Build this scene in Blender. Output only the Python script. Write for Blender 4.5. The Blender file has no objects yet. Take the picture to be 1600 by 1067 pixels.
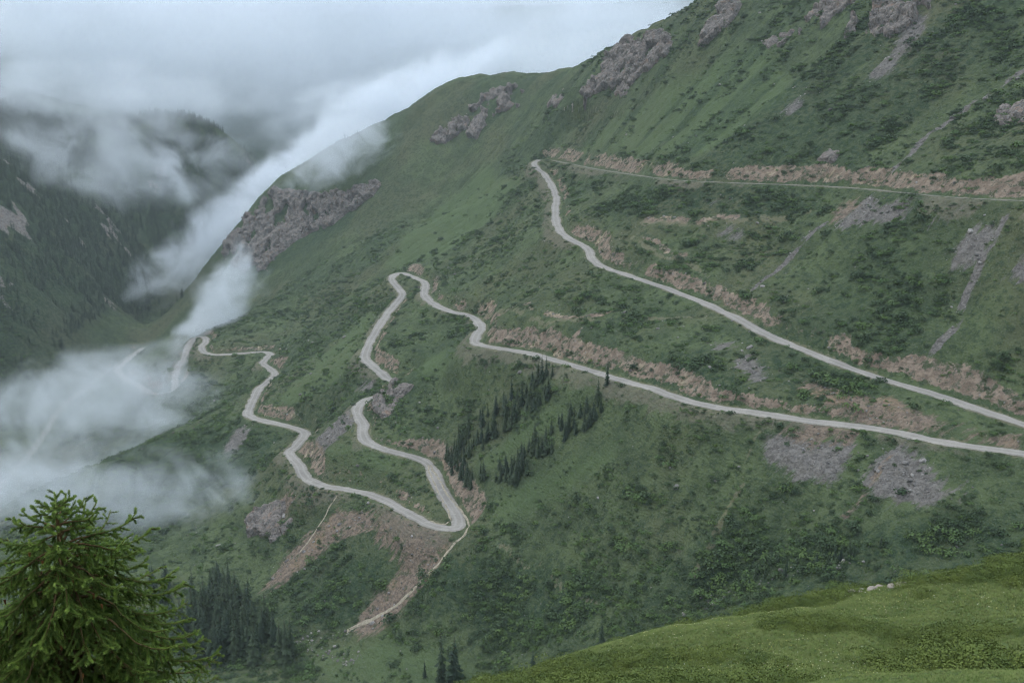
import bpy, math, random
import numpy as np
from mathutils import Vector, Matrix
R = math.radians
sc = bpy.context.scene
COL = sc.collection

# ---------------------------------------------------------------- camera
cam = bpy.data.cameras.new('camera'); cam_ob = bpy.data.objects.new('camera', cam); COL.objects.link(cam_ob)
cam.sensor_width = 36.0; cam.lens = 35.0; cam.clip_start = 0.2; cam.clip_end = 20000
cam_ob.location = (0, 0, 0); cam_ob.rotation_euler = (R(90 - 14.536), 0, 0)
sc.camera = cam_ob

# ---------------------------------------------------------------- overcast sky
SUN_EL, SUN_AZ = 52.0, -60.0      # behind thick cloud, over the left shoulder of the view
world = bpy.data.worlds.new('World'); sc.world = world; world.use_nodes = True
wt = world.node_tree; wt.nodes.clear()
def wn(t, **k):
    n = wt.nodes.new(t)
    for a, b in k.items(): setattr(n, a, b)
    return n
sky = wn('ShaderNodeTexSky', sky_type='NISHITA', sun_disc=False, sun_elevation=R(SUN_EL), sun_rotation=R(SUN_AZ), altitude=2500, air_density=1.0, dust_density=3.0, ozone_density=1.0)
tc = wn('ShaderNodeTexCoord'); mp = wn('ShaderNodeMapping'); mp.inputs['Scale'].default_value = (1, 1, 2.6)
nz = wn('ShaderNodeTexNoise'); nz.inputs['Scale'].default_value = 3.4; nz.inputs['Detail'].default_value = 5; nz.inputs['Roughness'].default_value = .52; nz.inputs['Distortion'].default_value = .35
rmp = wn('ShaderNodeValToRGB')
rmp.color_ramp.elements[0].position = .36; rmp.color_ramp.elements[0].color = (4.1, 5.0, 6.0, 1)
rmp.color_ramp.elements[1].position = .64; rmp.color_ramp.elements[1].color = (5.5, 6.4, 7.4, 1)
mix = wn('ShaderNodeMix', data_type='RGBA'); mix.inputs[0].default_value = .93
bg = wn('ShaderNodeBackground'); bg.inputs['Strength'].default_value = 0.1
wo = wn('ShaderNodeOutputWorld')
wt.links.new(tc.outputs['Generated'], mp.inputs['Vector']); wt.links.new(mp.outputs[0], nz.inputs['Vector'])
wt.links.new(nz.outputs[0], rmp.inputs[0]); wt.links.new(sky.outputs[0], mix.inputs[6]); wt.links.new(rmp.outputs[0], mix.inputs[7])
# overcast luminance: the zenith several times as bright as the horizon
sx_ = wn('ShaderNodeSeparateXYZ'); wt.links.new(tc.outputs['Generated'], sx_.inputs[0])
gr_ = wn('ShaderNodeMapRange'); gr_.inputs[1].default_value = 0; gr_.inputs[2].default_value = 1; gr_.inputs[3].default_value = .70; gr_.inputs[4].default_value = 3.35
wt.links.new(sx_.outputs[2], gr_.inputs[0])
mu_ = wn('ShaderNodeVectorMath', operation='SCALE'); wt.links.new(mix.outputs[2], mu_.inputs[0]); wt.links.new(gr_.outputs[0], mu_.inputs['Scale'])
wt.links.new(mu_.outputs[0], bg.inputs[0]); wt.links.new(bg.outputs[0], wo.inputs[0])
sl = bpy.data.lights.new('sun', 'SUN'); sl.energy = 1.1; sl.angle = R(25); sl.color = (1.0, .97, .92)
sun = bpy.data.objects.new('sun', sl); COL.objects.link(sun)
_d = Vector((math.sin(R(SUN_AZ)) * math.cos(R(SUN_EL)), math.cos(R(SUN_AZ)) * math.cos(R(SUN_EL)), math.sin(R(SUN_EL))))
sun.rotation_euler = _d.to_track_quat('Z', 'Y').to_euler()
sc.view_settings.view_transform = 'Standard'; sc.view_settings.look = 'None'; sc.view_settings.exposure = 0.0; sc.view_settings.gamma = 1.0
sc.view_settings.use_curve_mapping = False
sc.render.engine = 'CYCLES'
cy = sc.cycles
cy.use_denoising = True; cy.denoising_prefilter = 'FAST'; cy.max_bounces = 8; cy.diffuse_bounces = 1; cy.glossy_bounces = 1; cy.transmission_bounces = 2; cy.volume_bounces = 5; cy.transparent_max_bounces = 8
cy.volume_step_rate = 1.0; cy.volume_max_steps = 256
cy.filter_width = 1.1; cy.use_adaptive_sampling = True; cy.adaptive_threshold = 0.03

# ---- surveyed ground points, metres: x east, y north, z height relative to the camera
CTRL = [[168.1,294.5,-102.8],[151.5,309.8,-100.8],[138.3,329.2,-99.9],[124.9,348.5,-99.0],[114.5,369.6,-98.1],[104.6,390.9,-97.3],[98.2,413.5,-96.4],[90.8,435.8,-95.5],[81.4,457.3,-94.6],[70.7,478.3,-93.7],[59.2,498.8,-92.8],[47.9,519.4,-92.0],[43.3,542.3,-90.7],[41.4,565.6,-89.3],[33.4,587.7,-87.9],[29.1,610.8,-86.5],[28.8,634.3,-84.8],[28.7,657.8,-83.2],[29.8,681.3,-81.5],[31.0,704.8,-79.8],[31.3,728.3,-78.0],[30.7,751.8,-76.0],[29.6,775.3,-74.0],[27.5,798.7,-71.9],[23.7,821.9,-68.6],[20.2,844.9,-66.1],[19.5,868.4,-65.8],[23.7,891.5,-64.4],[23.7,891.5,-64.4],[34.1,872.2,-63.3],[38.3,848.9,-62.5],[42.5,825.5,-61.7],[46.6,802.2,-60.9],[50.6,778.8,-60.1],[54.6,755.4,-59.4],[58.6,732.1,-58.6],[64.0,709.0,-57.8],[69.3,685.9,-57.0],[74.3,662.7,-56.1],[78.6,639.4,-55.0],[83.0,616.1,-53.9],[87.4,592.8,-52.8],[92.9,569.9,-51.7],[105.2,549.7,-50.6],[118.7,530.2,-49.5],[133.5,511.7,-48.4],[147.6,492.8,-47.3],[157.7,471.4,-46.2],[164.6,448.8,-45.0],[169.3,425.6,-43.8],[174.8,402.6,-42.7],[185.2,381.5,-41.5],[193.6,359.8,-40.0],[158.0,274.7,-104.9],[141.0,289.4,-106.7],[125.8,305.7,-108.5],[109.1,320.6,-110.3],[91.7,334.9,-112.1],[74.6,349.5,-114.0],[62.6,368.3,-115.8],[52.8,388.5,-117.6],[41.3,407.8,-119.5],[30.4,427.4,-121.3],[19.5,447.0,-123.1],[7.3,465.9,-125.0],[-8.0,482.3,-126.8],[-19.0,501.3,-128.6],[-18.7,523.8,-129.9],[-18.4,546.1,-131.2],[-22.2,568.2,-132.4],[-31.4,588.3,-133.7],[-42.8,607.5,-134.9],[-51.0,628.4,-136.2],[-56.2,650.3,-137.4],[-60.3,672.3,-138.6],[-61.7,694.7,-139.7],[-64.1,717.0,-140.9],[-69.5,738.8,-142.1],[-77.9,759.6,-143.3],[-88.3,777.5,-144.6],[-92.2,756.9,-146.2],[-86.1,735.4,-147.6],[-80.3,713.7,-149.0],[-82.2,691.3,-150.4],[-84.6,669.0,-151.6],[-86.4,646.6,-152.8],[-87.8,624.1,-154.0],[-88.8,601.7,-155.2],[-88.4,579.2,-156.4],[-81.0,558.4,-158.2],[-68.7,539.8,-160.5],[-71.3,522.4,-164.3],[-82.5,504.8,-166.5],[-76.5,483.3,-168.6],[-68.0,463.5,-171.3],[-47.7,454.2,-174.1],[-36.1,435.8,-176.8],[-29.3,414.4,-179.5],[-22.8,393.1,-181.9],[-38.9,399.6,-182.7],[-52.4,417.6,-183.9],[-67.2,434.4,-185.3],[-85.3,447.6,-187.3],[-101.6,462.8,-189.4],[-110.0,483.6,-190.7],[-119.5,503.8,-191.9],[-119.1,526.0,-193.2],[-122.5,547.7,-194.6],[-138.2,563.6,-196.1],[-155.5,577.8,-197.6],[-165.9,597.1,-199.1],[-169.6,619.3,-200.5],[-172.7,641.5,-201.8],[-174.6,663.8,-203.2],[-174.2,686.3,-204.6],[-177.0,708.3,-205.9],[-186.6,728.6,-207.1],[-193.1,749.6,-208.3],[-194.7,772.0,-209.6],[-209.9,786.0,-211.9],[-232.1,789.2,-214.3],[-251.9,798.0,-216.3],[-263.1,817.2,-217.2],[-267.3,839.0,-218.0],[-274.3,860.2,-219.5],[-287.1,878.1,-222.9],[-290.1,858.1,-230.1],[-287.1,835.8,-232.9],[-284.9,813.5,-235.6],[-280.7,791.5,-239.3],[-284.6,783.3,-244.8],[-301.2,798.4,-251.3],[-313.3,817.3,-254.3],[-325.4,836.2,-257.2],[-337.6,855.1,-260.2],[-350.0,873.9,-262.7],[-362.5,892.5,-264.9],[-373.9,911.8,-266.8],[-383.8,931.9,-268.2],[-387.4,954.1,-270.2],[-391.2,976.3,-272.2],[-395.2,998.4,-274.2],[-397.7,1020.7,-275.7],[-400.3,1043.0,-277.2],[-366.8,610.7,-288.7],[-370.3,633.8,-288.4],[-373.7,656.9,-288.1],[-377.2,680.0,-287.8],[-380.3,703.2,-287.4],[-383.3,726.4,-287.1],[-386.3,749.6,-286.8],[-390.7,772.6,-286.5],[-395.6,795.4,-286.2],[-400.5,818.3,-285.9],[-405.8,841.1,-285.5],[-410.6,863.9,-285.2],[-411.3,887.3,-284.9],[-412.0,910.7,-284.6],[-412.0,934.0,-284.3],[-411.9,957.4,-283.9],[-411.7,980.8,-283.6],[-410.8,1004.2,-283.3],[-410.0,1027.5,-283.0],[-409.2,1050.9,-282.7],[155.6,775.0,66.2],[146.3,800.0,61.4],[135.2,850.0,54.4],[110.5,900.0,47.0],[89.2,965.0,33.4],[67.0,1030.0,18.5],[46.5,1070.0,11.6],[20.5,1100.0,9.3],[0.0,1130.0,11.5],[-43.6,1170.0,7.0],[-73.8,1185.0,-5.7],[-111.7,1190.0,-25.2],[-150.1,1195.0,-43.6],[-189.1,1200.0,-60.8],[-233.9,1190.0,-87.6],[-278.3,1180.0,-112.9],[-314.7,1165.0,-152.3],[-343.0,1150.0,-187.7],[-374.0,1120.0,-227.2],[-395.8,1090.0,-257.8],[-406.7,1065.0,-277.3],[165.6,905.0,26.2],[145.2,980.0,14.4],[99.2,1095.0,-6.6],[56.5,1200.0,-28.4],[-50.0,1250.0,-63.5],[-123.8,1305.0,-80.7],[-200.1,1315.0,-118.6],[-283.9,1310.0,-162.6],[-364.7,1285.0,-227.3],[-424.0,1240.0,-277.0],[-456.7,1185.0,-277.0],[253.6,520.0,39.9],[230.6,440.0,-5.3],[207.9,620.0,47.6],[183.6,535.0,-6.5],[125.4,670.0,-8.1],[179.3,700.0,53.7],[420.0,520.0,140.0],[500.0,800.0,200.0],[330.0,760.0,150.0],[420.0,300.0,60.0],[300.0,250.0,-30.0],[700.0,600.0,260.0],[300.0,1100.0,60.0],[600.0,1200.0,120.0],[138.2,246.0,-122.1],[114.6,275.0,-123.9],[85.3,268.0,-141.2],[46.1,332.0,-149.6],[41.7,291.0,-169.4],[0.0,353.0,-186.0],[-25.5,360.0,-189.7],[-24.1,333.0,-212.7],[-85.7,372.0,-225.5],[-63.8,370.0,-219.9],[-119.8,425.0,-217.4],[-107.6,440.0,-208.2],[-142.9,400.0,-229.7],[-206.8,450.0,-237.2],[-269.1,480.0,-234.5],[-48.7,383.0,-201.9],[-60.1,512.0,-153.5],[-67.2,497.0,-165.8],[-52.6,486.0,-162.2],[-33.0,492.0,-150.3],[-58.5,478.0,-169.7],[-34.0,452.0,-170.3],[-54.5,545.0,-151.3],[-65.1,517.0,-153.6],[-69.0,508.0,-157.3],[-71.9,503.0,-163.6],[-188.3,590.0,-208.7],[-219.4,585.0,-217.0],[-254.4,580.0,-227.8],[-182.8,530.0,-223.0],[-218.1,545.0,-229.3],[-300.0,560.0,-245.0],[-330.0,610.0,-272.0],[-265.0,650.0,-246.0],[-280.0,700.0,-256.0],[-230.0,680.0,-232.0],[-215.0,730.0,-226.0],[-61.6,960.0,-119.3],[-92.9,900.0,-129.3],[-134.9,860.0,-168.7],[-164.4,830.0,-196.3],[-132.9,1040.0,-109.4],[-67.6,1070.0,-65.5],[-11.0,860.0,-90.4],[-32.1,830.0,-113.9],[-236.4,1040.0,-176.5],[-258.8,985.0,-213.0],[-278.9,960.0,-227.0],[-213.8,1110.0,-138.0],[12.6,1000.0,-36.5],[-405.0,1140.0,-280.0],[-375.0,1260.0,-268.0],[-320.0,1400.0,-258.0],[-200.0,1420.0,-180.0],[-120.0,1480.0,-120.0],[-270.0,1560.0,-245.0],[-200.0,1800.0,-215.0],[50.0,1500.0,-70.0],[-100.0,2000.0,-190.0],[200.0,1700.0,-80.0],[600.0,1700.0,60.0],[-440.0,620.0,-289.0],[-350.0,520.0,-272.0],[-250.0,470.0,-244.0],[-450.0,500.0,-287.0],[-560.0,640.0,-235.0],[-700.0,640.0,-150.0],[-900.0,900.0,40.0],[-445.6,760.0,-280.8],[-449.6,830.0,-282.9],[-447.1,900.0,-274.9],[-440.2,955.0,-271.7],[-433.5,1020.0,-265.6],[-423.4,1075.0,-265.2],[-473.9,970.0,-229.4],[-509.5,1060.0,-179.9],[-558.0,1180.0,-124.1],[-611.7,1310.0,-72.0],[-486.7,850.0,-230.1],[-536.2,960.0,-163.0],[-599.7,1100.0,-81.0],[-483.6,1140.0,-216.1],[-530.1,1270.0,-157.9],[-568.7,1380.0,-101.6],[-454.7,1225.0,-264.9],[-461.2,1320.0,-224.1],[-435.1,1430.0,-164.0],[-406.7,1500.0,-105.8],[-474.5,1480.0,-60.3],[-546.9,1450.0,-59.1],[-501.0,1400.0,-147.2],[-628.6,1430.0,-52.2],[-590.1,1560.0,-80.9],[-511.2,1590.0,-82.5],[-976.0,2300.0,-27.8],[-545.2,2500.0,-15.1],[-267.3,2700.0,56.6],[-892.4,2600.0,-31.4],[-1294.1,1900.0,34.2],[-847.4,1700.0,-10.3],[-500.0,2050.0,-140.0],[0.0,250.0,-188.0],[100.0,210.0,-130.0],[-120.0,300.0,-216.0],[-250.0,350.0,-240.0],[200.0,160.0,-90.0],[-200.0,200.0,-200.0],[0.0,150.0,-140.0],[-350.0,300.0,-250.0],[-60.0,200.0,-170.0],[300.0,120.0,-50.0],[-500.0,300.0,-270.0],[-2600.0,600.0,200.0],[-2600.0,2000.0,300.0],[-2000.0,3600.0,350.0],[0.0,3600.0,250.0],[1600.0,3600.0,350.0],[1600.0,1500.0,400.0],[1600.0,300.0,300.0],[0.0,-300.0,40.0],[-1500.0,-300.0,-150.0],[1200.0,-300.0,150.0],[-1500.0,300.0,-100.0],[-1600.0,1500.0,100.0]]
FORE = [[1.2,80.0,-52.3],[4.0,82.0,-52.3],[7.1,83.0,-51.7],[11.2,84.0,-50.7],[16.3,85.0,-49.9],[21.8,86.0,-49.7],[29.1,87.0,-48.6],[35.2,88.0,-47.8],[40.3,88.0,-46.6],[46.1,88.0,-45.1],[49.4,88.0,-43.8],[56.6,90.0,-42.7],[-6.8,94.0,-66.3],[-20.8,125.0,-107.3],[-0.9,97.0,-65.7],[-14.9,128.0,-106.7],[8.3,99.0,-63.9],[-5.7,130.0,-104.9],[21.1,101.0,-62.6],[7.1,132.0,-103.6],[32.3,102.0,-60.6],[18.3,133.0,-101.6],[41.4,102.0,-57.8],[27.4,133.0,-98.8],[37.7,66.0,-37.9],[28.0,48.0,-31.7],[19.7,54.0,-35.7],[30.1,70.0,-40.8],[22.1,68.0,-41.8],[15.2,70.0,-44.1],[9.3,64.0,-42.3],[36.3,56.0,-34.0],[5.2,72.0,-47.6],[0.0,0.0,-1.7],[-2.7,8.0,-8.7],[20.0,5.0,-2.0],[30.0,20.0,-10.0],[0.0,30.0,-22.0],[-20.0,20.0,-24.0],[-20.0,60.0,-48.0],[0.0,50.0,-35.0],[60.0,60.0,-26.0],[-30.0,90.0,-68.0],[0.0,-20.0,5.0],[30.0,-20.0,12.0],[70.0,30.0,0.0]]
ROADS = {'A': [[168.1,294.5,-105.0],[160.6,297.1,-103.5],[151.8,309.3,-102.9],[144.1,321.7,-102.3],[134.2,334.6,-101.7],[125.5,347.3,-101.1],[119.1,360.0,-100.6],[112.0,374.9,-99.9],[103.2,394.1,-99.1],[97.0,418.6,-98.1],[88.4,442.4,-97.1],[79.6,461.3,-96.3],[69.0,481.6,-95.4],[55.7,505.1,-94.4],[46.0,523.0,-93.6],[43.3,542.2,-92.2],[42.3,563.1,-90.8],[33.4,587.5,-89.0],[28.8,612.5,-87.2],[28.7,660.6,-83.8],[31.6,715.3,-80.0],[30.3,766.7,-75.8],[26.2,813.1,-71.6],[20.6,832.7,-67.4],[19.4,872.7,-67.0],[23.7,891.5,-65.6]],
'U': [[23.7,891.5,-65.6],[31.5,886.4,-65.0],[44.1,817.1,-62.7],[58.3,733.7,-60.0],[72.3,672.9,-58.0],[91.2,572.7,-53.3],[112.2,538.3,-51.5],[146.2,495.9,-49.0],[161.7,463.0,-47.2],[170.1,421.7,-45.2],[176.7,395.0,-43.8],[190.9,372.5,-42.5],[193.6,359.8,-41.5]],
'B': [[158.0,274.7,-106.5],[153.0,279.7,-107.0],[135.3,294.0,-108.9],[122.3,310.0,-110.5],[101.1,327.1,-112.8],[89.9,336.4,-113.9],[73.5,350.5,-115.7],[64.5,363.8,-117.0],[56.4,382.9,-118.7],[47.6,396.6,-120.0],[33.3,422.0,-122.4],[20.1,446.2,-124.7],[8.4,464.8,-126.4],[-11.0,485.6,-128.8],[-19.0,498.5,-130.0],[-19.2,518.5,-131.1],[-17.4,537.0,-132.1],[-20.0,561.0,-133.4],[-25.8,580.6,-134.5],[-39.9,600.3,-135.8],[-51.8,630.6,-137.6],[-59.9,666.4,-139.6],[-62.7,709.2,-142.0],[-67.1,732.8,-143.3],[-79.1,762.5,-145.0],[-87.3,778.5,-146.0],[-92.8,772.7,-146.5],[-92.1,753.5,-147.6],[-84.8,731.7,-148.9],[-80.3,713.5,-150.0],[-81.8,695.3,-151.0],[-85.1,665.2,-152.8],[-87.4,632.3,-154.7],[-88.8,599.8,-156.6],[-88.3,574.9,-158.0],[-82.9,561.4,-159.3],[-75.8,549.7,-160.6],[-70.7,541.1,-161.5],[-64.5,536.8,-163.2],[-65.3,527.4,-164.8],[-72.0,521.8,-166.0],[-79.5,516.9,-167.0],[-82.8,506.1,-168.2],[-80.6,495.6,-169.3],[-76.9,486.4,-170.3],[-75.3,474.8,-171.5],[-71.8,466.2,-172.6],[-63.8,460.5,-173.8],[-55.6,457.2,-174.9],[-47.2,454.0,-176.0],[-41.6,449.1,-176.7],[-37.8,442.0,-177.5],[-34.7,430.7,-178.7],[-31.0,418.7,-179.9],[-26.6,407.3,-181.1],[-23.3,398.6,-182.0],[-22.7,392.2,-182.6],[-25.0,389.2,-183.0],[-30.6,391.2,-183.4],[-38.0,398.4,-184.0],[-47.0,410.4,-184.9],[-58.4,425.7,-186.1],[-68.7,436.0,-187.0],[-80.0,444.0,-188.3],[-92.5,452.4,-189.7],[-101.7,462.9,-191.0],[-106.6,472.7,-191.6],[-110.5,484.9,-192.3],[-117.8,499.0,-193.1],[-121.0,507.9,-193.6],[-119.5,519.4,-194.2],[-118.6,534.4,-195.0],[-121.0,545.8,-195.8],[-129.2,556.1,-196.7],[-147.1,571.0,-198.3],[-156.4,578.6,-199.1],[-164.3,589.3,-200.0],[-167.3,603.7,-200.9],[-171.4,631.3,-202.6],[-174.7,658.1,-204.2],[-174.1,683.0,-205.8],[-174.8,703.5,-207.0],[-183.6,722.8,-208.1],[-192.4,739.7,-209.2],[-194.0,761.6,-210.4],[-194.8,773.6,-211.0],[-202.6,784.5,-212.3],[-214.9,787.1,-213.6],[-230.1,788.7,-215.1],[-248.5,793.6,-217.0],[-259.8,808.3,-217.7],[-266.2,825.6,-218.3],[-267.7,843.4,-219.0],[-277.9,869.5,-221.0],[-287.9,878.9,-224.0],[-291.1,865.2,-230.0],[-287.4,840.0,-233.2],[-286.0,818.8,-235.8],[-282.4,801.2,-238.0],[-278.2,777.7,-243.0],[-300.6,797.5,-252.0],[-341.8,861.7,-262.0],[-369.6,903.1,-267.0],[-383.8,931.8,-269.0],[-389.3,965.5,-272.0],[-395.2,998.2,-275.0],[-400.3,1043.0,-278.0]],
'C': [[-366.8,610.7,-289.0],[-377.8,684.5,-288.0],[-387.1,755.9,-287.0],[-400.0,815.8,-286.2],[-410.5,861.3,-285.6],[-412.0,911.7,-284.9],[-411.9,975.6,-284.0],[-409.2,1050.9,-283.0]]}
SCREE = [[(145.5,443.0),(157.2,450.5),(164.7,414.5),(171.3,393.0),(181.9,378.5),(180.3,377.0),(159.7,414.0),(151.3,427.0),(145.3,433.0)],[(171.9,378.0),(175.4,375.5),(178.6,365.0),(173.8,359.5),(170.2,364.0),(164.9,364.0),(165.6,370.5),(169.0,373.0)],[(174.6,346.5),(181.0,348.5),(187.6,344.5),(185.2,338.0),(178.1,340.5)],[(101.9,530.5),(110.6,524.0),(115.3,511.0),(106.5,519.0)],[(100.5,498.5),(105.9,497.5),(113.2,483.5),(109.3,482.5)],[(163.1,395.5),(169.0,386.0),(171.6,380.5),(164.4,385.5)],[(83.8,323.0),(90.7,325.5),(111.5,308.5),(110.4,301.0),(103.1,299.5),(97.2,300.0),(91.6,306.0),(90.4,312.5)],[(105.9,285.5),(110.8,291.0),(121.5,299.0),(128.2,287.5),(128.5,278.0),(126.9,271.0),(122.0,275.0),(113.2,281.5)],[(130.9,275.5),(134.3,276.5),(136.1,270.5),(133.9,266.0),(130.8,269.5)],[(87.2,379.0),(91.9,378.0),(96.8,361.5),(94.9,348.5),(90.3,354.0)],[(81.7,403.5),(88.8,393.5),(89.3,383.5),(81.7,389.5)],[(-107.9,496.5),(-95.3,501.5),(-86.0,505.0),(-80.2,493.0),(-88.1,479.0),(-100.1,479.0)],[(-93.0,549.0),(-84.3,546.5),(-75.8,537.5),(-81.6,532.0)],[(-172.7,562.0),(-166.6,577.5),(-157.4,567.5),(-160.8,554.0),(-167.3,549.0)],[(191.5,546.0),(206.2,557.5),(221.7,575.5),(226.8,571.0),(213.7,547.0),(198.3,537.5),(191.6,536.0)],[(154.8,569.5),(164.4,573.5),(158.3,562.0),(146.6,562.5)]]
REDSCREE = [[(-116.6,408.0),(-104.8,425.5),(-84.1,432.0),(-69.2,424.0),(-57.3,411.5),(-74.0,415.0),(-96.1,413.0),(-108.4,407.0)],[(-69.7,370.0),(-56.7,380.0),(-43.2,383.5),(-25.4,382.0),(-28.6,368.0),(-41.5,364.0),(-54.5,361.0)],[(146.1,445.0),(157.2,450.5),(154.2,459.0),(143.2,454.5)],[(87.7,332.0),(105.3,323.5),(115.1,307.0),(110.7,306.0),(98.0,320.0)],[(102.1,354.0),(119.6,335.5),(136.5,310.0),(155.8,285.5),(154.9,283.5),(130.0,308.5),(107.2,330.0)],[(-57.7,415.0),(-29.5,383.0),(-43.3,384.5),(-59.2,402.0)],[(-115.6,464.5),(-102.8,450.5),(-109.3,449.5),(-126.3,452.0),(-132.1,462.5)]]
LUSH = [[(-86.5,369.0),(-62.9,364.5),(-40.2,349.0),(-19.3,333.5),(-9.2,314.0),(-48.4,331.5),(-81.2,348.5)],[(-17.6,426.5),(0.0,423.0),(16.8,415.0),(27.5,409.5),(30.4,402.0),(17.1,405.5),(0.6,411.5),(-10.8,412.5)],[(-103.5,487.5),(-83.9,473.5),(-74.8,467.0),(-62.6,458.0),(-49.4,450.5),(-61.1,444.0),(-81.5,456.0),(-96.6,468.5)],[(-145.4,581.5),(-129.3,646.5),(-110.4,696.5),(-97.7,707.0),(-91.4,571.0),(-106.8,568.0),(-135.9,574.5)],[(-52.9,547.5),(-35.1,527.0),(-26.0,488.0),(-40.5,503.5),(-54.6,509.0)],[(43.1,849.0),(78.9,785.0),(118.1,731.5),(165.4,672.0),(157.6,574.0),(110.2,580.5),(84.8,669.0)],[(-10.9,392.5),(15.9,386.0),(40.2,369.0),(39.5,360.0),(10.4,374.5),(-5.2,373.5)],[(-110.9,851.0),(-75.2,976.0),(-25.2,992.0),(10.7,839.0),(-20.6,800.5),(-61.5,788.5)]]
DARK = [[(-85.6,403.5),(-68.2,404.5),(-52.5,392.5),(-54.1,381.0),(-69.4,372.0),(-89.7,379.0)],[(-41.9,368.0),(-20.9,372.5),(14.6,347.0),(35.9,317.0),(21.8,302.5),(-9.6,331.5),(-25.0,349.5),(-41.1,359.0)],[(54.5,408.5),(78.6,394.0),(88.8,347.0),(101.9,335.0),(72.9,360.5),(53.4,398.5)],[(99.0,382.0),(118.6,355.0),(132.6,328.5),(111.0,328.5),(94.7,352.5)],[(40.6,632.0),(75.1,587.5),(148.0,482.5),(143.2,464.5),(70.4,546.5)],[(65.2,311.5),(98.1,281.0),(128.6,263.5),(144.0,259.0),(137.6,244.5),(93.9,265.5),(51.6,289.0)],[(-274.7,1163.5),(-136.8,1074.0),(-170.4,1015.5),(-255.3,1029.5),(-297.9,1034.0)],[(-304.9,684.5),(-190.6,597.5),(-134.9,550.5),(-140.4,510.5),(-178.1,514.5),(-235.1,549.5)]]
PATHS = [([(236.0,475.5),(220.3,477.0),(202.4,474.0),(188.7,467.0),(174.7,458.5),(168.5,459.5)],1.5,'scree'),([(143.0,451.5),(131.8,447.5),(119.5,442.0),(107.3,433.5)],1.4,'scree'),([(181.4,367.0),(169.8,357.0),(161.6,351.0),(154.1,343.0),(147.6,338.0)],1.5,'scree'),([(85.8,327.5),(80.0,319.5),(75.5,311.5),(67.0,304.0),(59.7,296.5)],0.9,'path'),([(122.2,298.0),(114.8,293.0),(105.9,285.5),(102.7,284.0)],1.3,'redscree'),([(63.7,532.5),(67.1,517.5),(78.1,501.0),(88.6,477.5),(92.5,464.5)],1.3,'path'),([(70.0,543.0),(87.4,522.0),(107.1,504.5),(125.3,487.0),(139.1,470.5),(148.8,454.5)],1.5,'path'),([(-15.1,571.0),(9.7,489.5),(30.9,468.5),(52.9,445.0),(74.6,434.5),(84.5,427.0)],1.5,'path'),([(-6.4,367.0),(2.5,358.0),(9.8,346.5),(15.4,334.5),(23.9,319.5),(29.9,310.5)],0.7,'path'),([(-88.5,372.5),(-77.2,370.0),(-63.3,367.0)],2.6,'stony'),([(-81.9,366.0),(-72.7,359.0),(-64.9,351.5)],3.0,'stony'),([(53.4,287.0),(69.9,281.0),(86.6,272.5),(99.5,266.5)],2.0,'stony'),([(-381.7,936.0),(-406.7,917.0),(-405.0,856.0),(-405.5,831.0)],2.5,'stony'),([(29.9,450.0),(24.0,451.0),(31.8,458.0)],1.6,'earth'),([(-83.8,804.5),(-69.4,760.0)],2.4,'earth'),([(73.3,542.0),(93.5,519.0),(113.1,502.5)],1.6,'earth'),([(67.9,525.0),(78.8,506.5),(87.3,488.5)],1.0,'earth'),([(-3.5,534.0),(19.2,484.5),(45.5,460.0)],1.3,'earth'),([(-9.9,496.0),(9.5,477.5),(24.3,457.5)],2.6,'earth'),([(-79.5,568.0),(-71.3,556.0)],2.6,'earth')]
RUNNELS = [([(-39.2, 446.5), (-34.6, 433.5), (-30.3, 421.5), (-25.0, 409.0), (-20.6, 400.5), (-18.2, 390.5), (-19.2, 381.5)], 0.5, 'pale washed rill along the outer edge of the road above the hairpin'), ([(-40.4, 446.0), (-36.8, 431.0), (-31.6, 414.5), (-28.0, 403.0), (-26.5, 396.5), (-30.3, 394.5), (-35.5, 398.5)], 0.45, 'pale washed rill along the inner edge of the hairpin road'), ([(-19.2, 381.5), (-23.4, 379.5), (-26.9, 376.0), (-31.0, 372.5), (-38.0, 370.0), (-45.9, 368.5), (-58.5, 371.5), (-68.8, 371.5)], 0.85, 'pale dry streambed running down the red fan below the hairpin'), ([(-82.9, 439.0), (-87.0, 435.0), (-90.7, 430.5), (-94.9, 426.0), (-98.6, 422.5)], 0.4, 'thin pale dry rill below the lower road above the red scree')]
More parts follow.
